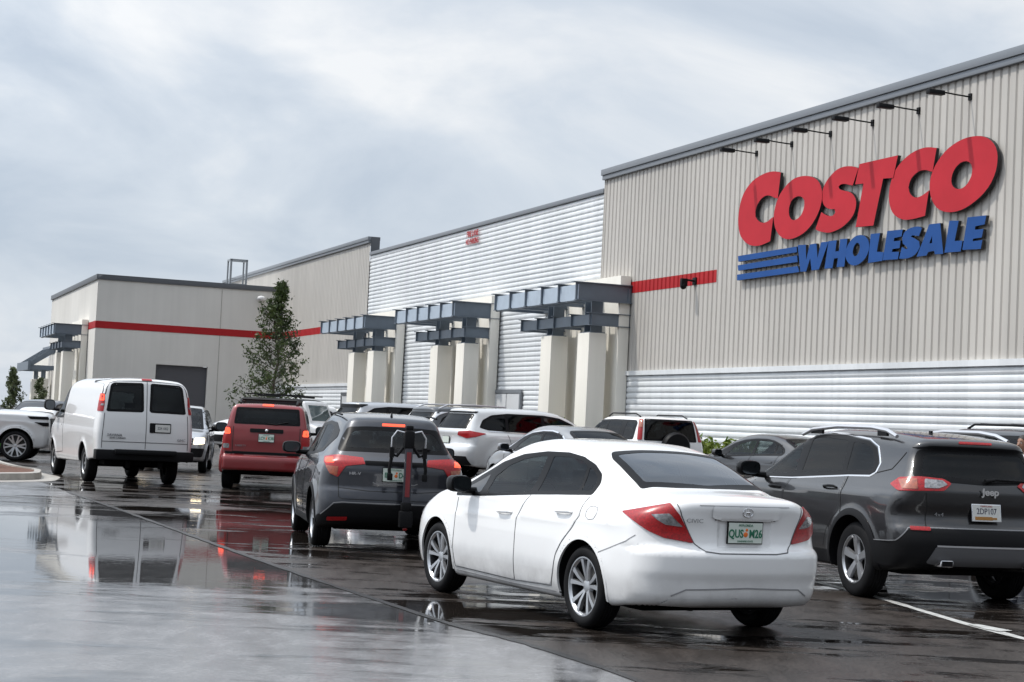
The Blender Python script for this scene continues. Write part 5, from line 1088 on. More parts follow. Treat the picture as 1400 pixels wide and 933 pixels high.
def cherokee():
    c=Car('suv','charcoal SUV with silver roof rails right of the white sedan','car',CHK,M['granite'],4.345,17.88,.305,res=.027,group='cars queueing in the wet lanes')
    dlo=[(2.62,1.095),(2.25,1.33),(1.93,1.50),(1.70,1.562),(1.2,1.60),(.75,1.592),(.2,1.545),(.02,1.48),(-.13,1.33),(-.145,1.25),(-.08,1.215),(.32,1.20),(1.5,1.13)]
    gf=[(2.42,1.135),(2.20,1.30),(1.90,1.465),(1.72,1.525),(1.60,1.545),(1.50,1.17)]
    gr=[(1.36,1.18),(1.40,1.555),(1.03,1.56),(.60,1.54),(.51,1.225)]
    gq=[(.42,1.232),(.49,1.53),(.24,1.512),(.09,1.465),(-.04,1.34),(-.075,1.262)]
    c.windows(dlo,[gf,gr,gq],[M['gl_clear'],M['gl_tint'],M['gl_dark']],rnd=.03)
    ring=[(2.64,1.085),(1.5,1.112),(.32,1.185),(-.08,1.197),(-.155,1.235),(-.155,1.33),(.0,1.495),(.2,1.562),(.75,1.608),(1.2,1.618),(1.72,1.58),(1.95,1.515),(2.27,1.345)]
    c.lines([('L',ring,True)],M['chrome'],.012,.007,'window_chrome')
    rg=[(-.70,1.22),(-.60,1.19),(0,1.165),(.60,1.19),(.70,1.22),(.645,1.36),(.585,1.485),(-.585,1.485),(-.645,1.36)]
    c.pane(rg,[(-.62,1.25),(0,1.205),(.62,1.25),(.575,1.36),(.53,1.455),(-.53,1.455),(-.575,1.36)],M['gl_dark'],'rear',name='rear_window')
    c.pane([(-.72,2.66),(0,2.76),(.72,2.66),(.62,1.80),(.3,1.66),(-.3,1.66),(-.62,1.80)],[(-.64,2.6),(0,2.7),(.64,2.6),(.55,1.87),(.3,1.76),(-.3,1.76),(-.55,1.87)],M['gl_clear'],'top',name='windscreen')
    lowz=lambda C_,n:(C_[:,2]<.565)&(C_[:,1]<-.35)
    c.body(lowz); c.underbody(); c.interior(belt=1.08,y0=.0,y1=2.0,floor=.5,rows=((.35,.62),(1.25,.62)))
    # black lip of the roof spoiler
    c.face('spoiler_edge',[(-.62,1.50),(-.45,1.525),(.45,1.525),(.62,1.50),(.585,1.487),(-.585,1.487)],M['gloss'],.008,rnd=.01)
    c.face('high_brake_lamp',[(-.18,1.552),(.18,1.552),(.18,1.570),(-.18,1.570)],M['lred'],.012,rnd=.008)
    D=(.55,.83,0)
    o=c.face('tail_lamp',[(-.835,-.56,1.135),(-.77,-.63,1.205),(-.64,-.78,1.222),(-.44,-.86,1.208),(-.365,-.89,1.168),(-.45,-.905,1.098),(-.83,-.70,1.082)],M['lred'],.012,D=D,mirror=True,rnd=.02,thick=.012)
    for nm,pp,mm in (('reverse_lens',[(-.61,-.81,1.20),(-.45,-.86,1.192),(-.405,-.885,1.155),(-.50,-.885,1.118),(-.63,-.845,1.118)],M['lclear']),('indicator_lens',[(-.775,-.62,1.185),(-.66,-.76,1.20),(-.66,-.78,1.105),(-.765,-.68,1.10)],M['lamber'])):
        P,F,N=patch(c.b,uvof(pp,D),D,.016,grid=.03,thick=.003,rnd=.012)
        for i,x in enumerate(o): mesh_obj(nm,P if i==0 else P*MIR,F if i==0 else [f[::-1] for f in F],mm,x,N=N if i==0 else N*MIR)
    low=[(-.93,.585),(-.87,.605),(-.78,.725),(-.60,.735),(0,.737),(.60,.735),(.78,.725),(.87,.605),(.93,.585),(.90,.36),(-.90,.36)]
    c.face('lower_bumper',low,M['black'],.009,rnd=.03,thick=.01)
    c.lines([('rear',[(-.92,.592),(-.87,.612),(-.78,.733),(-.60,.742),(.60,.742),(.78,.733),(.87,.612),(.92,.592)])],M['decal'],.007,.012,'bumper_edge')
    M['skid']=mat('grey_skid_plate',(.10,.10,.105),.5)
    c.face('skid_plate',[(-.62,.42),(-.545,.572),(.545,.572),(.62,.42),(.5,.40),(-.5,.40)],M['skid'],.020,rnd=.02,thick=.02)
    c.lines([('rear',[(-.54,.578),(.54,.578)])],M['rail'],.014,.024,'skid_bright_edge')
    for sd in (-1,1):
        q=MB(); q.box(-.07,.07,-.06,.10,-.035,.035); o=q.build('exhaust_tip',M['chrome'],c.root,bevel=.02); o.location=(sd*.46,-.965,.415)
        q=MB(); q.box(-.057,.057,-.004,.0,-.025,.025); e=q.build('exhaust_bore',M['gloss'],o); e.location=(0,-.061,0)
    c.face('reflector',[(-.765,.715),(-.59,.715),(-.59,.745),(-.765,.747)],M['lred'],.016,mirror=True,rnd=.008)
    c.lines([('L',[(.33,1.19),(.285,.98),(.25,.80)],True),('L',[(1.50,1.12),(1.56,.95),(1.55,.42)],True),('L',[(2.35,1.06),(2.4,.7),(2.35,.42),(.55,.42)],True),('rear',[(-.62,1.075),(-.60,.90),(-.62,.75)],True),('L',[(-.10,1.22),(-.40,1.28),(-.52,1.45)],True)],M['trimline'],.008)
    o,p=plate(c.root,(0,-.935,.905),.305,.152,M['pl_w'],'',None,0,R(-9),M['chrome'])
    text('2DP107',.08,M['pl_dark'],p,(0,-.0085,.012),(R(90),0,0),'plate_letters',.001,.85)
    text('MARYLAND',.022,M['lred'],p,(0,-.0085,.062),(R(90),0,0),'plate_letters',.0008,1.1)
    q=MB(); q.box(-.13,.06,-.0095,-.0075,-.070,-.038); q.box(-.03,.11,-.0100,-.0080,-.064,-.045); q.build('plate_emblem',M['pl_gold'],p)
    text('Jeep',.092,M['chrome'],c.root,(.03,-.952,1.102),(R(90),0,0),'badge_lettering',.004,1.15,0,.003)
    text('4x4',.05,M['decal'],c.root,(-.49,-.895,.872),(R(90),0,R(-14)),'badge_lettering',.002,1.2)
    q=MB(); q.tube([(.0,-.90,1.205),(.12,-.90,1.225),(.5,-.86,1.215)],[.022,.014,.008],8); q.build('wiper',M['black'],c.root,smooth=True)
    for sd in (-1,1):
        q=MB(); q.tube([(sd*.655,1.66,1.585),(sd*.645,1.45,1.645),(sd*.63,.9,1.685),(sd*.62,.2,1.682),(sd*.62,-.10,1.655),(sd*.63,-.30,1.60)],[.018,.022,.022,.022,.022,.02],8); o=q.build('roof_rail',M['rail'],c.root,smooth=True)
        q=MB(); q.box(sd*.63-.015,sd*.63+.015,1.25,1.5,1.60,1.645); q.build('rail_foot',M['black'],o); q=MB(); q.box(sd*.62-.015,sd*.62+.015,-.10,.08,1.60,1.66); q.build('rail_foot',M['black'],o)
    q=MB(); q.box(-.01,.01,0,.05,0,.035); a=q.build('antenna',M['gloss'],c.root,bevel=.003); a.location=(-.12,-.1,1.64)
    c.lines([('L',[(2.1,1.045),(1.0,1.05),(-.1,1.07)],True)],M['granite'],.004,.001,'shoulder_crease')
    D_=c.both('door',[(1.53,1.10),(1.575,.95),(1.565,.45),(.62,.45),(.57,.60),(.44,.74),(.30,.83),(.325,.98),(.36,1.17)],M['granite'],.0025,thick=.002,rnd=.03); E_=c.both('door',[(2.36,1.05),(2.40,.7),(2.36,.45),(1.585,.45),(1.59,.95),(1.545,1.10),(1.9,1.08)],M['granite'],.0025,thick=.002,rnd=.03)
    for i,sd in enumerate((-1,1)): c.handle(.68,1.045,.42,1.055,D_[i],sd,M['gloss']); c.handle(1.90,1.0,1.64,1.005,E_[i],sd,M['gloss'])
    c.arch(.065,M['black'],.012,'arch_cladding'); c.both('sill_cladding',[(2.25,.42),(2.25,.29),(.48,.29),(.48,.42)],M['black'],.010,rnd=.02); c.wheels('five'); c.mirrors(2.12,1.19,1.09,M['gloss'],(.13,.09,.17))
cherokee()
def liberty():
    c=Car('boxy_suv','boxy red SUV with both brake lamps lit, beside the white van','car',LIB,M['red'],-4.88,36.1,.095,res=.035,group='cars queueing in the wet lanes')
    c.grid=.05
    dlo=[(2.05,1.13),(1.66,1.58),(1.5,1.63),(-.5,1.63),(-.58,1.55),(-.62,1.14)]
    p1=[(1.85,1.17),(1.55,1.55),(1.0,1.585),(1.0,1.17)];p2=[(.92,1.17),(.92,1.585),(.15,1.585),(.15,1.17)];p3=[(.05,1.17),(.05,1.585),(-.48,1.58),(-.55,1.17)]
    c.windows(dlo,[p1,p2,p3],[M['gl_clear'],M['gl_dark'],M['gl_dark']])
    c.pane([(-.66,1.33),(.66,1.33),(.62,1.665),(-.62,1.665)],[(-.61,1.37),(.61,1.37),(.575,1.625),(-.575,1.625)],M['gl_tint'],'rear')
    c.pane([(-.72,2.22),(.72,2.22),(.66,1.72),(-.66,1.72)],[(-.66,2.16),(.66,2.16),(.60,1.78),(-.60,1.78)],M['gl_clear'],'top',name='windscreen')
    c.body(); c.underbody(); c.interior(belt=1.12,y0=-.3,y1=1.8,floor=.6,rows=((.25,.75),(1.05,.75)))
    D=(.25,.97,0)
    c.face('tail_lamp',[(-.84,-.80,1.27),(-.72,-.84,1.27),(-.70,-.86,1.08),(-.71,-.86,.80),(-.86,-.84,.80),(-.86,-.8,1.08)],M['lred'],.010,D=D,mirror=True,rnd=.02,thick=.01)
    c.face('brake_lens',[(-.83,-.80,1.245),(-.735,-.84,1.245),(-.72,-.86,1.12),(-.845,-.84,1.12)],M['lit'],.014,D=D,mirror=True,rnd=.03)
    c.face('reverse_lens',[(-.84,-.80,.93),(-.73,-.84,.93),(-.73,-.86,.84),(-.85,-.84,.84)],M['lclear'],.014,D=D,mirror=True,rnd=.02)
    c.face('high_brake_lamp',[(-.11,1.705),(.11,1.705),(.11,1.735),(-.11,1.735)],M['lit'],.01,rnd=.008)
    c.face('plate_garnish',[(-.33,1.17),(.33,1.17),(.33,1.245),(-.33,1.245)],M['black'],.02,rnd=.02,thick=.02)
    fl_plate(c,(0,-.875,1.065),0,R(-4),'LCV','K38',M['black'])
    q=MB(); q.ball((0,0,0),(.03,.012,.035),10,6); e=q.build('emblem',M['chrome'],c.root,smooth=True); e.location=(0,-.885,1.215)
    text('LIBERTY',.05,M['decal'],c.root,(-.50,-.88,.90),(R(90),0,0),'badge_lettering',.002,1.2)
    c.lines([('rear',[(-.66,1.28),(-.66,.78),(.66,.78),(.66,1.28)]),('L',[(2.0,1.1),(2.05,.45),(.6,.45)],True),('L',[(1.0,1.13),(1.02,.45)],True),('L',[(.15,1.13),(.12,.85)],True)],M['trimline'],.012)
    c.face('bumper_step',[(-.80,.775),(.80,.775),(.80,.735),(-.80,.735)],M['black'],.012,rnd=.01)
    q=MB(); q.tube([(.0,-.835,1.36),(.18,-.85,1.345),(.42,-.82,1.40)],.012,6); q.build('wiper',M['black'],c.root)
    q=MB(); q.box(-.09,.09,-.86,-.7,.36,.50); q.build('tow_hitch',M['under'],c.root,bevel=.01)
    for sd in (-1,1):
        q=MB(); q.tube([(sd*.56,1.5,1.76),(sd*.57,1.3,1.82),(sd*.57,-.2,1.82),(sd*.56,-.42,1.75)],.02,8); q.build('roof_rail',M['black'],c.root,smooth=True)
    for y in (1.0,.1):
        q=MB(); q.box(-.57,.57,y-.03,y+.03,1.815,1.845); q.build('cross_bar',M['black'],c.root,bevel=.008)
    c.arch(.07,M['red'],.03,'arch_flare'); c.wheels('five'); c.mirrors(1.75,1.24,1.06,M['black'],(.13,.09,.19))
    for o in c.both('door',[(1.98,1.08),(2.02,.5),(1.05,.5),(1.03,1.08)],M['red'],.0025,thick=.002): pass
liberty()
def van():
    c=Car('cargo_van','white windowless cargo van with two glazed rear doors, left lane','van',VAN,M['vanwhite'],-7.75,36.45,.428,res=.035,group='cars queueing in the wet lanes')
    c.grid=.055
    gl=[(-.80,1.47),(-.79,1.52),(-.725,1.98),(-.66,2.03),(-.10,2.045),(-.07,2.02),(-.055,1.49),(-.09,1.46),(-.77,1.45)]
    for sg,nm in ((1,'a'),(-1,'b')):
        pl=[(x*sg,z) for x,z in gl]; inn=[(-.745*sg,1.50),(-.68*sg,1.955),(-.12*sg,2.0),(-.105*sg,1.50)]
        c.pane(pl,inn,M['gl_tint'],'rear',rnd=.05)
    fw=[(3.12,1.30),(2.62,1.84),(2.42,1.90),(2.36,1.32)]
    c.windows([(3.2,1.26),(3.0,1.50),(2.66,1.88),(2.44,1.95),(2.30,1.95),(2.28,1.27)],[fw],[M['gl_clear']])
    c.pane([(-.80,3.58),(.80,3.58),(.70,2.62),(-.70,2.62)],[(-.73,3.48),(.73,3.48),(.62,2.72),(-.62,2.72)],M['gl_clear'],'top',name='windscreen')
    c.body(); c.underbody(); c.interior(belt=1.2,y0=.8,y1=2.9,floor=.8,hw=.75,rows=((2.1,.95),))
    # black band over the rear doors, from lamp to lamp
    c.lines([('rear',rounded([(-.845,1.79),(-.815,1.93),(-.76,2.045),(-.60,2.088),(-.2,2.105),(.2,2.105),(.60,2.088),(.76,2.045),(.815,1.93),(.845,1.79)],.0)[::1])],M['gloss'],.055,.006,'rear_band')
    D=(.35,.93,0)
    c.face('tail_lamp',[(-.90,-1.10,1.80),(-.845,-1.23,1.80),(-.84,-1.26,1.63),(-.86,-1.28,1.45),(-.955,-1.15,1.45),(-.93,-1.12,1.65)],M['lred'],.012,D=D,mirror=True,rnd=.015,thick=.01)
    P=c.face('brake_lens',[(-.895,-1.12,1.785),(-.85,-1.23,1.785),(-.845,-1.24,1.66),(-.915,-1.13,1.66)],M['lit'],.016,D=D,rnd=.015)
    c.face('high_brake_lamp',[(-.10,2.095),(.10,2.095),(.10,2.125),(-.10,2.125)],M['lred'],.012,rnd=.008)
    c.face('reverse_lens',[(-.88,-1.2,1.60),(-.855,-1.25,1.60),(-.86,-1.26,1.56),(-.90,-1.2,1.56)],M['lclear'],.016,D=D,mirror=True,rnd=.008)
    M['pg']=mat('grey_panel_gap',(.06,.06,.065),.7)
    c.lines([('rear',[(0,2.08),(0,.73)]),('rear',[(-.83,1.42),(-.86,.95),(-.86,.73)],True),('rear',[(-.86,.86),(.86,.86)]),
      ('L',[(2.26,1.98),(2.24,1.25),(2.22,.55),(3.1,.50)],True),('L',[(2.26,1.98),(2.5,1.99)],True)],M['pg'],.012)
    b=MB(); b.box(-.98,.98,-1.48,-1.22,.50,.70,fn=lambda v:(v[0],v[1]+(.10*(abs(v[0])/.98)**3),v[2])); b.box(-.62,.62,-1.49,-1.30,.62,.715); b.build('rear_bumper',M['black'],c.root,bevel=.03)
    c.face('plate_recess',[(.07,1.06),(.50,1.06),(.50,1.255),(.07,1.255)],M['black'],.008,rnd=.02)
    o,p=plate(c.root,(.33,-1.337,1.155),.30,.15,M['pl_w'],'',None,0,R(-2),M['black']); text('Z24 1BQ',.07,M['pl_dark'],p,(0,-.0085,0),(R(90),0,0),'plate_letters',.001,.8)
    text('SAVANA',.07,M['decaldark'],c.root,(-.62,-1.334,.99),(R(90),0,0),'badge_lettering',.002,1.1); text('2500 CARGO',.05,M['decaldark'],c.root,(-.56,-1.334,.935),(R(90),0,0),'badge_lettering',.002,1.1)
    text('GMC',.07,M['decal'],c.root,(.72,-1.332,.93),(R(90),0,0),'badge_lettering',.002,1.1)
    c.arch(.03,None,.006); c.wheels('steel'); c.mirrors(2.95,1.53,1.17,M['black'],(.12,.10,.24))
    q=MB(); q.tube([(-.945,2.36,1.12),(-.975,2.42,1.12),(-.955,2.52,1.12)],.014,6); q.build('handle',M['black'],c.root,smooth=True)
    for sx in (-.3,.35):
        q=MB(); q.tube([(sx,-1.2,.48),(sx,-1.2,.34)],.05,8); q.build('tow_bracket',M['under'],c.root)
    q=MB(); q.tube([(-.8,.0,.42),(.8,.0,.42)],.07,8); q.ball((0,0,.42),(.17,.2,.17)); q.build('rear_axle',M['under'],c.root,smooth=True)
van()
# generic features for the cars further back
def suv(name,label,spec,pm,x,y,yaw,dlo,panes,rear,rearpane,lamp,res=.045,cut=True,rails=None,group='cars parked before the building',wh='ten',kw={},glass_=('gl_tint','gl_dark'),lampm='lred',fronts=True,cat='car',dz=0,spoiler=True):
    c=Car(name,label,cat,spec,pm,x,y,yaw,res=res,cut=cut,group=group,dz=dz,**kw); c.grid=.06
    gm=[M[glass_[0]]]+[M[glass_[1]]]*5 if cut else [M['gl_far']]*6
    c.windows(dlo,panes,gm,rnd=.04)
    c.pane(rear,rearpane,M['gl_dark'] if cut else M['gl_far'],'rear')
    tz=max(p[1] for p in spec['top']); yw=spec['ws']
    c.pane([(-.74,yw[0]),(0,yw[0]+.07),(.74,yw[0]),(.62,yw[1]),(-.62,yw[1])],[(-.66,yw[0]-.06),(0,yw[0]),(.66,yw[0]-.06),(.56,yw[1]+.07),(-.56,yw[1]+.07)],M['gl_clear'] if cut else M['gl_far'],'top',name='windscreen')
    c.body(); c.underbody()
    if cut: c.interior(belt=spec['zb']+.0,y0=-.2,y1=yw[0]-.6,floor=.5,rows=((.3,.62),(1.2,.62)),wheel=False)
    c.face('tail_lamp',lamp,M[lampm],.012,D=(.5,.86,0),mirror=True,rnd=.02,thick=.01)
    c.arch(.03,None,.005); c.wheels(wh); c.mirrors(yw[0]-.55,spec['zb']+.08,max(p[1] for p in spec['prof'])+.13,None if pm not in (M['dgrey'],) else M['gloss'],(.13,.09,.16))
    if rails:
        h=tz+.045
        for sd in (-1,1):
            q=MB(); q.tube([(sd*.60,1.6,tz-.09),(sd*.60,1.4,h-.01),(sd*.60,.5,h),(sd*.60,-.3,h-.02),(sd*.61,-.55,tz-.08)],.02,8); q.build('roof_rail',M[rails],c.root,smooth=True)
    zb=spec['zb']; ys=spec['wb']
    c.lines([('L',[(1.05,zb+.05),(1.1,.7),(1.08,.4)],True),('L',[(2.1,zb),(2.15,.7),(2.1,.4),(.55,.4),(.45,.6),(.2,.8),(.1,zb)],True)],M['trimline'],.010)
    for o in c.both('handle',[(.62,zb-.10),(.62,zb-.14),(.40,zb-.13),(.40,zb-.09)],pm,.02,thick=.02,rnd=.01): pass
    for o in c.both('handle',[(1.62,zb-.12),(1.62,zb-.16),(1.40,zb-.15),(1.40,zb-.11)],pm,.02,thick=.02,rnd=.01): pass
    return c
HIGH['ws']=(2.62,1.72); CRV['ws']=(2.33,1.40); TRUCK['ws']=(2.42,1.66); SEDAN['ws']=(2.62,1.85); HRV['ws']=(2.6,1.72); LIB['ws']=(2.22,1.72); WRANG['ws']=(1.42,1.2)
hd=[(2.55,1.14),(2.05,1.40),(1.65,1.55),(1.2,1.60),(.2,1.60),(-.25,1.545),(-.50,1.42),(-.62,1.24),(-.4,1.185),(1.2,1.15)]
hp=[[(2.2,1.19),(1.95,1.37),(1.6,1.50),(1.2,1.555),(1.18,1.19)],[(1.10,1.19),(1.12,1.56),(.2,1.56),(.16,1.20)],[(.08,1.205),(.12,1.555),(-.22,1.50),(-.44,1.39),(-.53,1.25),(-.38,1.22)]]
hr=[(-.68,1.20),(.68,1.20),(.60,1.56),(-.60,1.56)]; hrp=[(-.62,1.24),(.62,1.24),(.545,1.52),(-.545,1.52)]
hl=[(-.93,-.55,1.10),(-.78,-.90,1.16),(-.50,-1.02,1.13),(-.47,-1.03,1.05),(-.75,-.95,.98),(-.90,-.75,1.02)]
c=suv('large_suv','silver-white three-row SUV angled nose to the building, behind the white sedan roof',HIGH,M['pearl'],-.55,42.4,-1.02,hd,hp,hr,hrp,hl,res=.04)
c.lines([('R',[(2.6,1.115),(1.2,1.13),(-.4,1.165)],True)],M['chrome'],.018,.006,'window_chrome'); fl_plate(c,(0,-1.06,.93),0,0,'DFK','B52',M['black'],txt=False)
c.face('spoiler_edge',[(-.62,1.575),(.62,1.575),(.61,1.615),(-.61,1.615)],M['gloss'],.01); c.face('lower_bumper',[(-.80,.56),(.80,.56),(.86,.36),(-.86,.36)],M['black'],.01)
q=MB(); q.tube([(0,-.92,1.235),(.4,-.90,1.26)],.012,6); q.build('wiper',M['black'],c.root)
c=suv('large_suv','dark grey SUV with bright silver roof rails, angled beside the silver-white SUV',HIGH,M['dgrey'],-1.6,45.1,-1.02,hd,hp,hr,hrp,hl,rails='rail')
c.lines([('rear',[(-.70,1.20),(-.63,1.57)],True)],M['rail'],.05,.014,'pillar_trim')
c=suv('large_suv','light silver SUV with black rear spoiler lip, farthest left of the angled SUVs',HIGH,M['silver'],-3.9,50.2,-1.02,hd,hp,hr,hrp,hl)
c.face('spoiler_edge',[(-.64,1.55),(.64,1.55),(.61,1.63),(-.61,1.63)],M['gloss'],.02,thick=.03)
# older compact SUV with tall lamps up the rear pillars
cd=[(2.3,1.10),(2.12,1.22),(1.68,1.50),(1.4,1.57),(.75,1.59),(-.45,1.58),(-.58,1.52),(-.62,1.14),(.5,1.11)]
cp=[[(2.0,1.15),(1.66,1.42),(1.4,1.52),(1.05,1.545),(1.03,1.15)],[(.96,1.15),(.97,1.545),(.22,1.545),(.2,1.16)],[(-.02,1.16),(-.02,1.53),(-.48,1.53),(-.54,1.19)]]
c=suv('compact_suv','white compact SUV with tall tail lamps up both rear pillars and a spare wheel',CRV,M['white'],3.38,40.6,.36,cd,cp,[(-.66,1.13),(.66,1.13),(.60,1.62),(-.60,1.62)],[(-.61,1.17),(.61,1.17),(.555,1.57),(-.555,1.57)],[(-.80,-.78,1.14),(-.71,-.84,1.14),(-.655,-.74,1.60),(-.715,-.66,1.60)],group='cars queueing in the wet lanes')
c.face('indicator_lens',[(-.745,-.72,1.42),(-.685,-.78,1.42),(-.66,-.74,1.58),(-.715,-.67,1.58)],M['lamber'],.018,D=(.5,.86,0),mirror=True,rnd=.02)
q=MB(); q.lathe([(0,.0),(0,.30),(.05,.34),(.16,.345),(.20,.32)],32,c=(0,0,0)); o=q.build('spare_wheel',M['black'],c.root,smooth=True); o.location=(.05,-1.12,1.0); o.rotation_euler=(0,0,R(90))
for sd in (-1,1):
    q=MB(); q.tube([(sd*.58,1.3,1.66),(sd*.58,1.1,1.73),(sd*.58,-.2,1.73),(sd*.58,-.45,1.66)],.016,8); q.build('roof_rail',M['black'],c.root,smooth=True)
def sedan(label,pm,x,y,yaw,res=.045,cut=True,group='cars parked before the building',chrome=False,name='sedan',glass_=('gl_clear','gl_tint'),dz=0,scale=1):
    c=Car(name,label,'car',SEDAN,pm,x,y,yaw,res=res,cut=cut,group=group,dz=dz,scale=scale); c.grid=.06
    dlo=[(2.36,.90),(2.18,1.075),(1.86,1.215),(1.5,1.295),(1.1,1.332),(.75,1.335),(.5,1.305),(.3,1.25),(.1,1.15),(.02,1.06),(.06,1.0),(.95,.968),(1.88,.915)]
    gf=[(1.95,.95),(1.82,1.11),(1.55,1.22),(1.17,1.285),(1.06,1.285),(1.06,.99)]; gr=[(.98,.995),(.98,1.29),(.72,1.292),(.48,1.262),(.40,1.235),(.34,1.03)]; gq=[(.29,1.036),(.34,1.218),(.22,1.18),(.11,1.10),(.09,1.044)]
    c.windows(dlo,[gf,gr,gq],[M[glass_[0]],M[glass_[1]],M[glass_[1]]] if cut else [M['gl_far']]*3,rnd=.03)
    c.pane([(-.575,-.36),(0,-.445),(.575,-.36),(.52,.20),(.47,.30),(-.47,.30),(-.52,.20)],[(-.51,-.30),(0,-.385),(.51,-.30),(.46,.22),(-.46,.22)],M[glass_[1]] if cut else M['gl_far'],'top')
    c.pane([(-.70,2.62),(0,2.72),(.70,2.62),(.58,1.92),(-.58,1.92)],[(-.62,2.57),(0,2.66),(.62,2.57),(.51,1.98),(-.51,1.98)],M['gl_clear'] if cut else M['gl_far'],'top',name='windscreen')
    c.body(); c.underbody()
    if cut: c.interior(belt=.93,y0=-.1,y1=1.95,rows=((.30,.50),(1.15,.50)),wheel=False)
    c.face('tail_lamp',[(-.805,-.47,.93),(-.575,-.78,.99),(-.50,-.86,.90),(-.50,-.90,.78),(-.74,-.74,.80)],M['lred'],.012,D=(.55,.83,0),mirror=True,rnd=.02)
    c.face('headlamp',[(-.84,3.05,.80),(-.62,3.40,.76),(-.60,3.47,.64),(-.83,3.2,.66)],M['headoff'],.006,D=(.75,-.66,0),mirror=True,rnd=.02)
    if chrome: c.lines([('L',dlo[7:]+dlo[:7],True)],M['chrome'],.02,.008,'window_chrome')
    c.lines([('L',[(2.28,.87),(2.27,.44),(2.25,.27),(.5,.27),(.39,.53),(.18,.75),(.12,1.0)],True),('L',[(1.02,.96),(1.12,.76),(1.12,.26)],True)],M['trimline'],.009)
    for o in c.both('handle',[(.50,.86),(.50,.825),(.25,.835),(.25,.87)],pm,.02,thick=.02,rnd=.01)+c.both('handle',[(1.48,.81),(1.48,.775),(1.23,.785),(1.23,.82)],pm,.02,thick=.02,rnd=.01): pass
    c.arch(.025); c.wheels('ten'); c.mirrors(2.03,1.0,.985,pm if pm is not M['dgrey'] else M['gloss'],(.105,.085,.15)); return c
q_='cars queueing in the wet lanes'
sedan('grey metallic sedan with chrome window trim seen over the white sedan roof',M['greymet'],1.75,33.0,.42,chrome=True,group=q_,scale=1.06)
sedan('dark grey sedan near the white wall, left of the charcoal SUV',M['granite'],6.35,36.8,.50,glass_=('gl_clear','gl_clear'),group=q_)

# ---------------------------------------------------------------- more vehicles
def far_head(c,lit=False,pts=None):
    return c.face('headlamp',pts,M['head'] if lit else M['headoff'],.02,D=(.45,-.9,0),mirror=True,rnd=.03,thick=.02)
def grille(c,z0,z1,w,n=2,low=None):
    c.face('grille',[(-w,z0),(w,z0),(w*1.05,z1),(-w*1.05,z1)],M['gloss'],.015,ax='front',rnd=.03)
    for k in range(n): z=z0+(z1-z0)*(k+1)/(n+1); c.lines([('front',[(-w*.98,z),(w*.98,z)])],M['chrome'],.02,.03,'grille_bar')
    if low: c.face('lower_grille',[(-.75,low[0]),(.75,low[0]),(.80,low[1]),(-.80,low[1])],M['black'],.02,ax='front',rnd=.04)
c=suv('crossover','silver crossover with headlamps on, facing the camera right of the white van',CRV,M['silver'],-8.75,47.3,math.pi+.12,cd,cp,[(-.66,1.13),(.66,1.13),(.60,1.62),(-.60,1.62)],[(-.61,1.17),(.61,1.17),(.555,1.57),(-.555,1.57)],[(-.80,-.78,1.14),(-.71,-.84,1.14),(-.70,-.8,1.0),(-.80,-.75,1.0)],group='cars in the far part of the car park')
far_head(c,True,[(-.80,3.1,.88),(-.58,3.3,.86),(-.56,3.35,.72),(-.80,3.15,.74)]); grille(c,.70,.86,.52,2,(.40,.62))
c=suv('hatchback','white hatchback with black mirrors behind the red SUV, nose to the left',HRV,M['white'],-5.8,54.1,2.2,[(2.25,1.03),(2.2,1.10),(1.75,1.33),(1.35,1.45),(.7,1.49),(.2,1.47),(-.12,1.38),(-.16,1.30),(.2,1.12),(1.0,1.065)],[[(1.85,1.075),(1.70,1.28),(1.40,1.40),(1.02,1.435),(1.0,1.10)],[(.92,1.105),(.94,1.44),(.6,1.445),(.25,1.42),(.15,1.30),(.30,1.16)]],[(-.66,1.145),(.66,1.145),(.53,1.43),(-.53,1.43)],[(-.57,1.19),(.57,1.19),(.47,1.39),(-.47,1.39)],[(-.79,-.28,1.065),(-.38,-.68,1.072),(-.345,-.72,1.005),(-.655,-.67,.845),(-.785,-.54,.98)],group='cars in the far part of the car park',res=.05)
far_head(c,False,[(-.80,3.0,.92),(-.55,3.3,.88),(-.53,3.36,.78),(-.80,3.1,.80)]); grille(c,.66,.84,.45,1,(.36,.56))
fg='cars in the far part of the car park'
far=[('cream sedan in front of the white band, just left of the piers',M['cream'],-4.2,54.3,1.25),
     ('small white sedan far left, between the silver pickup hood and the white van',M['white'],-15.6,59.5,3.25),
     ('pale silver sedan at the left picture edge beyond the pickup',M['silver'],-16.2,54.2,3.5),
     ('white sedan roof showing just right of the white van, deepest in the row',M['white'],-11.3,62.5,3.05)]
for l,m_,x,y,a in far:
    c=sedan(l,m_,x,y,a,res=.06,cut=False,group=fg)
c=suv('large_suv','dark navy SUV far left beyond the silver pickup hood, facing the camera',HIGH,M['navy'],-17.6,68.5,math.pi-.1,hd,hp,hr,hrp,hl,res=.06,cut=False,group=fg); grille(c,.75,.98,.5,1); far_head(c,False,[(-.85,3.4,1.0),(-.6,3.6,.98),(-.58,3.66,.86),(-.85,3.5,.88)])
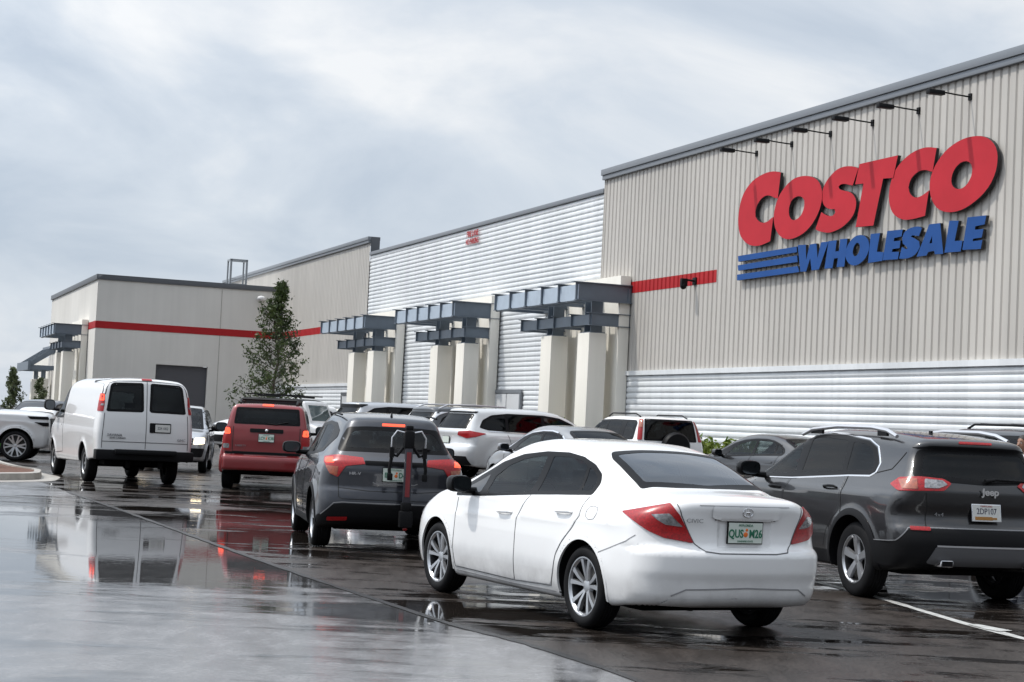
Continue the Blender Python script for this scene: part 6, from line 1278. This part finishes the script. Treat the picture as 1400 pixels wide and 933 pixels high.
# full-size pickup-style SUV nosing in from the left picture edge
td=[(2.35,1.30),(2.05,1.55),(1.7,1.73),(1.4,1.76),(-.5,1.76),(-.75,1.70),(-.8,1.30)]
tp=[[(2.1,1.34),(1.75,1.62),(1.5,1.70),(1.15,1.71),(1.15,1.34)],[(1.05,1.34),(1.05,1.71),(.2,1.71),(.2,1.34)],[(.1,1.34),(.1,1.71),(-.5,1.70),(-.68,1.65),(-.7,1.34)]]
def truck(label,pm,x,y,a,wh,group,cut=True):
    c=suv('full_size_suv',label,TRUCK,pm,x,y,a,td,tp,[(-.72,1.32),(.72,1.32),(.66,1.74),(-.66,1.74)],[(-.66,1.36),(.66,1.36),(.60,1.70),(-.60,1.70)],[(-.97,-.9,1.25),(-.85,-1.05,1.25),(-.85,-1.1,.95),(-.97,-1.0,.95)],res=.045,wh=wh,group=group,cut=cut)
    D=(.75,-.66,0)
    c.face('headlamp',[(-.97,3.22,1.20),(-.80,3.68,1.20),(-.79,3.70,1.13),(-.97,3.30,1.13)],M['gloss'],.02,D=D,mirror=True,rnd=.01,thick=.02); c.face('fog_lamp',[(-.97,3.40,1.05),(-.80,3.68,1.05),(-.80,3.70,.95),(-.90,3.60,.95)],M['gloss'],.02,D=D,mirror=True,rnd=.02,thick=.02)
    c.face('grille',[(-.72,.80),(.72,.80),(.74,1.16),(-.74,1.16)],M['gloss'],.02,ax='front',rnd=.03)
    c.lines([('front',[(-.72,.98),(.72,.98)])],M['chrome'],.06,.035,'grille_bar')
    c.face('bumper',[(-.85,.45),(.85,.45),(.85,.68),(-.85,.68)],pm,.03,ax='front',rnd=.04,thick=.03)
    c.both('side_moulding',[(.5,.55),(2.4,.55),(2.4,.50),(.5,.50)],M['black'],.012,rnd=.01)
    return c
truck('silver-white full-size SUV nose entering at the left picture edge',M['pearl'],-16.1,47.6,-1.45,'six',fg)
c=truck('dark full-size SUV behind the charcoal SUV at the right edge',M['dgrey'],8.7,28.6,.30,'ten',q_)
for sd in (-1,1):
    q=MB(); q.tube([(sd*.62,1.3,1.86),(sd*.62,1.1,1.93),(sd*.62,-.3,1.93),(sd*.62,-.6,1.84)],.02,8); q.build('roof_rail',M['black'],c.root,smooth=True)
for y in (.9,.0):
    q=MB(); q.box(-.62,.62,y-.03,y+.03,1.925,1.955); q.build('cross_bar',M['black'],c.root)
def wrangler():
    c=Car('off_road_car','white boxy off-roader with black hard top behind the red SUV','car',WRANG,M['white'],-6.6,49.3,-1.9,res=.05,cut=False,group=fg,scale=1.06); c.grid=.06
    c.windows([(1.36,1.24),(1.20,1.70),(-.45,1.70),(-.5,1.22)],[[(1.25,1.27),(1.1,1.66),(.55,1.66),(.55,1.27)],[(.45,1.27),(.45,1.66),(-.38,1.66),(-.42,1.27)]],[M['gl_far'],M['gl_far']],rnd=.03)
    c.face('windscreen_surround',[(-.70,1.22),(.70,1.22),(.66,1.76),(-.66,1.76)],M['white'],.004,ax='front',holes=[[(-.60,1.28),(.60,1.28),(.57,1.68),(-.57,1.68)]]); c.face('windscreen',[(-.61,1.27),(.61,1.27),(.58,1.69),(-.58,1.69)],mat('windscreen_sky',(.10,.13,.13),.05,coat=1),.002,ax='front',thick=0)
    c.body(lambda C_,n:(C_[:,2]>1.17)&(C_[:,1]<1.22)); c.underbody()
    for x in (-.5,.5):
        q=MB(); q.lathe([(0,0.0),(0,.10),(-.03,.11)],16); o=q.build('headlamp',M['headoff'],c.root,smooth=True); o.location=(x,2.79,.98); o.rotation_euler=(0,0,R(-90))
    q=MB(); [q.box(-.33+k*.11,-.29+k*.11,2.74,2.77,.85,1.08) for k in range(7)]; q.build('grille',M['gloss'],c.root)
    q=MB(); q.box(-.85,.85,2.8,3.0,.55,.70); q.build('bumper',M['black'],c.root,bevel=.02)
    for yy in (0,2.42):
        for sd in (-1,1): q=MB(); q.box(sd*.9-.13,sd*.9+.13,yy-.52,yy+.52,.90,.96); q.build('fender',M['black'],c.root,bevel=.02)
    for y in (.9,-.1): q=MB(); q.box(-.62,.62,y-.03,y+.03,1.86,1.90); q.build('cross_bar',M['black'],c.root)
    for sd in (-1,1): q=MB(); q.box(sd*.6-.03,sd*.6+.03,-.5,1.15,1.90,1.93); q.build('roof_rail',M['black'],c.root)
    c.wheels('five'); c.mirrors(1.15,1.25,.95,M['black'])
wrangler()
# ---------------------------------------------------------------- trees and plants
def leafmat(name,a,b):
    m=bpy.data.materials.new(name); m.use_nodes=True; nt=m.node_tree; p=nt.nodes['Principled BSDF']; N=nt.nodes.new; L=nt.links.new
    p.inputs['Roughness'].default_value=.45; p.inputs['Specular IOR Level'].default_value=.35
    tc=N('ShaderNodeTexCoord'); n=N('ShaderNodeTexNoise'); n.inputs['Scale'].default_value=3.5; n.inputs['Detail'].default_value=5; L(tc.outputs['Object'],n.inputs['Vector'])
    cr=N('ShaderNodeValToRGB'); cr.color_ramp.elements[0].position=.35; cr.color_ramp.elements[0].color=(*a,1); cr.color_ramp.elements[1].position=.68; cr.color_ramp.elements[1].color=(*b,1); L(n.outputs['Fac'],cr.inputs[0]); L(cr.outputs[0],p.inputs['Base Color'])
    t=N('ShaderNodeBsdfTranslucent'); L(cr.outputs[0],t.inputs['Color']); x=N('ShaderNodeMixShader'); x.inputs[0].default_value=.3; L(p.outputs[0],x.inputs[1]); L(t.outputs[0],x.inputs[2]); L(x.outputs[0],nt.nodes['Material Output'].inputs['Surface'])
    return m
M['leaf']=leafmat('oak_leaf',(.025,.045,.014),(.085,.115,.035)); M['leaf2']=leafmat('shrub_leaf',(.07,.13,.015),(.22,.26,.04)); M['leaf3']=leafmat('hazed_far_foliage',(.06,.085,.04),(.14,.17,.08)); M['leaf4']=leafmat('bed_leaf',(.02,.12,.01),(.06,.25,.02)); M['bark']=mat('bark',(.09,.07,.055),.9,nscale=8,namt=.3,bump=.6,bscale=30)  # far tree leaves: distance haze put into the paler colour
def leaves(V,F,c,n,spread,size,rg):
    for _ in range(n):
        p=np.array(c)+rg.normal(0,spread,3); d=rg.normal(0,1,3); d/=np.linalg.norm(d); e=np.cross(d,rg.normal(0,1,3)); e/=np.linalg.norm(e)+1e-9; s=size*(.6+.8*rg.random())
        o=len(V); V+=[tuple(p-d*s),tuple(p+e*s*.42),tuple(p+d*s),tuple(p-e*s*.42)]; F.append((o,o+1,o+2,o+3))
def tree(label,x,y,H,W,z0,seed,lm,nl=5,size=.055,nb=90,group=None,name='young_oak'):
    rg=np.random.default_rng(seed); gz=ground_z(x,y); T=thing(name,label,'tree',(x,y,gz),0,group)
    top=[(rg.normal(0,.02)*k,rg.normal(0,.02)*k,H*k/9) for k in range(10)]
    q=MB(); q.tube(top,[.055*H/5*(1-k/10.5)+.006 for k in range(10)],8); q.build('trunk',M['bark'],T,smooth=True)
    br=MB(); V=[];F=[]
    for i in range(nb):
        u=(i+rg.random())/nb; z=z0+(H-z0)*u; az=i*2.4+rg.normal(0,.4); ln=W*(.12+1.0*(1-u)**.95)*(.60+.5*rg.random()); up=.15+.8*u+.2*rg.random()
        if u>.8: ln*=.6
        b=np.array([top[min(9,int(9*z/H))][0],top[min(9,int(9*z/H))][1],z]); d=np.array([math.cos(az),math.sin(az),up]); d/=np.linalg.norm(d); pts=[]
        k=7
        for j in range(k+1):
            s=j/k; p=b+d*ln*s+np.array([0,0,.10*ln*s*s])+rg.normal(0,.025,3)*s; pts.append(tuple(p))
            if s>.22: leaves(V,F,p,int(nl*(1.1-.35*abs(s-.6))),.055+.05*s,size,rg)
        br.tube(pts,[.014*(1-.8*j/k)+.002 for j in range(k+1)],4,False)
        for _ in range(3):
            s=.35+.6*rg.random(); p=b+d*ln*s; e=d+rg.normal(0,.6,3); e/=np.linalg.norm(e); l2=ln*.35*rg.random()+.1
            br.tube([tuple(p),tuple(p+e*l2)],[.005,.002],3,False)
            for j in (.4,.7,1.): leaves(V,F,p+e*l2*j,nl,.05,size,rg)
    br.build('limbs',M['bark'],T,weld=False); mesh_obj('crown',V,F,lm,T,smooth=False)
    return T
tree('slender young oak with dark sparse crown before the red band',-7.42,55.2,5.35,1.35,.9,11,M['leaf'],5,.055,95)
tree('pale conical tree far off at the left edge',-28.9,103,3.5,.85,.5,5,M['leaf3'],3,.09,60,name='far_tree')
tree('smaller dark conical tree far off beside the entrance canopy',-26.6,100,2.95,.65,.5,8,M['leaf3'],3,.08,50,name='far_tree')
def shrub(label,s,t,h,w,seed,lm,group,name='shrub',n=26,size=.075):
    rg=np.random.default_rng(seed); P=WA+D1*s+NW*t if label is None or s is not None else None
    x,y=P[0],P[1]; T=thing(name,label,'shrub',(x,y,ground_z(x,y)),0,group); V=[];F=[]; q=MB()
    for i in range(n):
        az=rg.random()*6.28; r=w*math.sqrt(rg.random())*.5; hh=h*(.55+.5*rg.random()); b=(r*.3*math.cos(az),r*.3*math.sin(az),0); e=(r*math.cos(az),r*math.sin(az),hh)
        q.tube([b,e],[.008,.003],4,False)
        for j in np.linspace(.35,1,6): leaves(V,F,np.array(b)+(np.array(e)-np.array(b))*j,9,.05,size,rg)
    q.build('stem',M['bark'],T,weld=False); mesh_obj('foliage',V,F,lm,T,smooth=False)
gs='shrubs planted along the wall'
shrub('yellow-green shrub at the white band, next to the white compact SUV tail lamp',-6.75,.80,1.0,.8,1,M['leaf2'],gs)
shrub('tallest yellow-green shrub of the row at the white band',-7.65,.75,1.15,.9,2,M['leaf2'],gs)
shrub('lower yellow-green shrub third along the white band',-8.55,.8,1.22,1.1,3,M['leaf2'],gs)
shrub('shrub at the right end of the row, half hidden by the dark grey sedan',-9.5,.75,1.1,1.0,4,M['leaf2'],gs)
shrub('small yellow-green shrub at the foot of the nearest trellis piers',-.25,1.7,1.35,.8,5,M['leaf2'],gs)
def bed(x,y,h,w,seed,label):
    rg=np.random.default_rng(seed); T=thing('bed_plant',label,'plant',(x,y,.10),0,'leafy plants on the kerbed island'); V=[];F=[]
    q=MB()
    for i in range(30):
        az=rg.random()*6.28; r=w*math.sqrt(rg.random())*.5; e=np.array([r*math.cos(az),r*math.sin(az),h*(.4+.6*rg.random())]); q.tube([(e[0]*.2,e[1]*.2,0),tuple(e)],[.006,.003],4,False)
        leaves(V,F,e,10,.06,.07,rg); leaves(V,F,e*.6,7,.06,.06,rg)
    q.build('stem',M['bark'],T,weld=False); mesh_obj('foliage',V,F,M['leaf4'],T,smooth=False)
bed(-11.35,38.4,.50,.6,1,'bright green leafy plant on the kerbed island at the left edge')
bed(-12.3,39.6,.6,1.,2,'green leafy plant just outside the left edge on the island')
# ---------------------------------------------------------------- the man at the right edge
class Blob(Body):
    def __init__(s,fn,bx):
        s.fn=fn; (x,y0,y1,z0,z1)=bx
        s.sp=dict(prof=[(0,x)],rear=[(0,y0)],front=[(0,y1)],bot=[(0,z0)],top=[(0,z1)])
    def raw(s,x,y,z,cut=True): return s.fn(np.stack([x,y,z],-1))
def smin(a,b,r): return -smax(-a,-b,r)
def cap(P,a,b,r1,r2):
    a=np.array(a,float);b=np.array(b,float); ab=b-a; t=np.clip(((P-a)@ab)/(ab@ab),0,1); return np.linalg.norm(P-a-t[:,None]*ab,axis=1)-(r1+(r2-r1)*t)
def ell(P,c,r): c=np.array(c);r=np.array(r); k=np.linalg.norm((P-c)/r,axis=1); return (k-1)*min(r)
def person(x,y,rz):
    T=thing('person','man with short dark hair and white shirt at the right edge, beyond the charcoal SUV','person',(x,y,ground_z(x,y)),rz)
    skin=mat('skin',(.24,.12,.075),.5); shirt=mat('white_shirt',(.72,.74,.78),.8,bump=.3,bscale=14); trou=mat('dark_trousers',(.03,.035,.05),.85); hair=mat('dark_hair',(.018,.014,.012),.6,bump=.6,bscale=120); shoe=mat('dark_shoes',(.02,.02,.02),.5)
    # +y is the way he faces; arms hang, hands by the thighs
    def torso(P,g):
        f=ell(P,(0,-.005,1.25),(.185+g,.115+g,.26)); f=smin(f,ell(P,(0,0,.98),(.165+g,.115+g,.15)),.12)
        f=smin(f,cap(P,(.0,0,1.40),(.165,0,1.385),.06+g,.055+g),.08); f=smin(f,cap(P,(.0,0,1.40),(-.165,0,1.385),.06+g,.055+g),.08); return f
    def arm(P,s,g,short=False):
        f=cap(P,(s*.19,0,1.375),(s*.235,-.02,1.10 if not short else 1.17),.052+g,.042+g)
        if not short: f=smin(f,cap(P,(s*.235,-.02,1.10),(s*.245,.06,.87),.040+g,.028+g),.03)
        return f
    def leg(P,s,g):
        return smin(smin(cap(P,(s*.09,0,.92),(s*.10,.01,.50),.088+g,.058+g),cap(P,(s*.10,.01,.50),(s*.10,-.02,.09),.055+g,.038+g),.04),cap(P,(s*.10,-.03,.06),(s*.105,.13,.04),.04+g,.035+g),.04)
    def bodyf(P):
        f=torso(P,0)
        f=smin(f,cap(P,(0,-.01,1.42),(0,.015,1.53),.055,.052),.05)
        h=ell(P,(0,.02,1.635),(.076,.098,.115)); h=smin(h,ell(P,(0,.055,1.575),(.052,.052,.055)),.05); h=smin(h,cap(P,(0,.112,1.635),(0,.135,1.605),.010,.015),.02); h=smin(h,ell(P,(.078,.01,1.625),(.010,.020,.032)),.01); h=smin(h,ell(P,(-.078,.01,1.625),(.010,.020,.032)),.01)
        f=smin(f,h,.03)
        for s in (1,-1):
            f=smin(f,arm(P,s,0),.03); f=smin(f,leg(P,s,0),.05)
            f=smin(f,ell(P,(s*.247,.075,.82),(.016,.036,.05)),.02)
            for k,(dy,l) in enumerate(((-.025,.062),(-.008,.072),(.010,.068),(.026,.055))): f=smin(f,cap(P,(s*.247,.075+dy,.785),(s*.243,.085+dy,.785-l),.0085,.007),.006)
            f=smin(f,cap(P,(s*.240,.105,.84),(s*.232,.13,.785),.011,.008),.01)
        return f
    V,Q,N=Blob(bodyf,(.30,-.16,.22,-.0,1.78)).mesh(.014); b=mesh_obj('body',V,Q,skin,T,N=N)
    sh=lambda P: smax(smin(smin(torso(P,.014),arm(P,1,.016,True),.03),arm(P,-1,.016,True),.03),np.maximum(.90-P[:,2],P[:,2]-1.475),.01)
    V,Q,N=Blob(sh,(.32,-.16,.2,.88,1.5)).mesh(.016); mesh_obj('shirt',V,Q,shirt,T,N=N)
    tr=lambda P: smax(smin(smin(leg(P,1,.02),leg(P,-1,.02),.03),ell(P,(0,0,.95),(.182,.13,.12)),.06),np.maximum(.10-P[:,2],P[:,2]-1.0),.01)
    V,Q,N=Blob(tr,(.26,-.18,.2,.08,1.02)).mesh(.018); mesh_obj('trousers',V,Q,trou,T,N=N)
    hf=lambda P: smax(ell(P,(0,.008,1.648),(.086,.104,.116)),(P[:,1]-.055)*.8-(P[:,2]-1.66)*.9,.02)
    V,Q,N=Blob(hf,(.1,-.13,.16,1.5,1.80)).mesh(.012); mesh_obj('hair',V,Q,hair,T,N=N)
    for s in (1,-1):
        sf=lambda P: smax(cap(P,(s*.10,-.05,.04),(s*.11,.15,.035),.05,.042),-P[:,2]+.0,.01)
        q=MB(); q.ball((s*.103,.04,.05),(.05,.14,.055)); q.build('shoe',shoe,T,smooth=True)
        q=MB(); q.ball((s*.030,.106,1.640),(.012,.008,.007)); e=q.build('eye',mat('eye_white',(.7,.7,.7),.2),b,smooth=True); q=MB(); q.ball((s*.030,.113,1.640),(.005,.003,.005)); q.build('iris',hair,b,smooth=True)
        q=MB(); q.box(s*.03-.017,s*.03+.017,.104,.114,1.658,1.664); q.build('eyebrow',hair,b)
    q=MB(); q.ball((0,.102,1.572),(.022,.008,.006)); q.build('mouth',mat('lips',(.22,.08,.06),.5),b,smooth=True)
person(7.60,26.0,R(125))
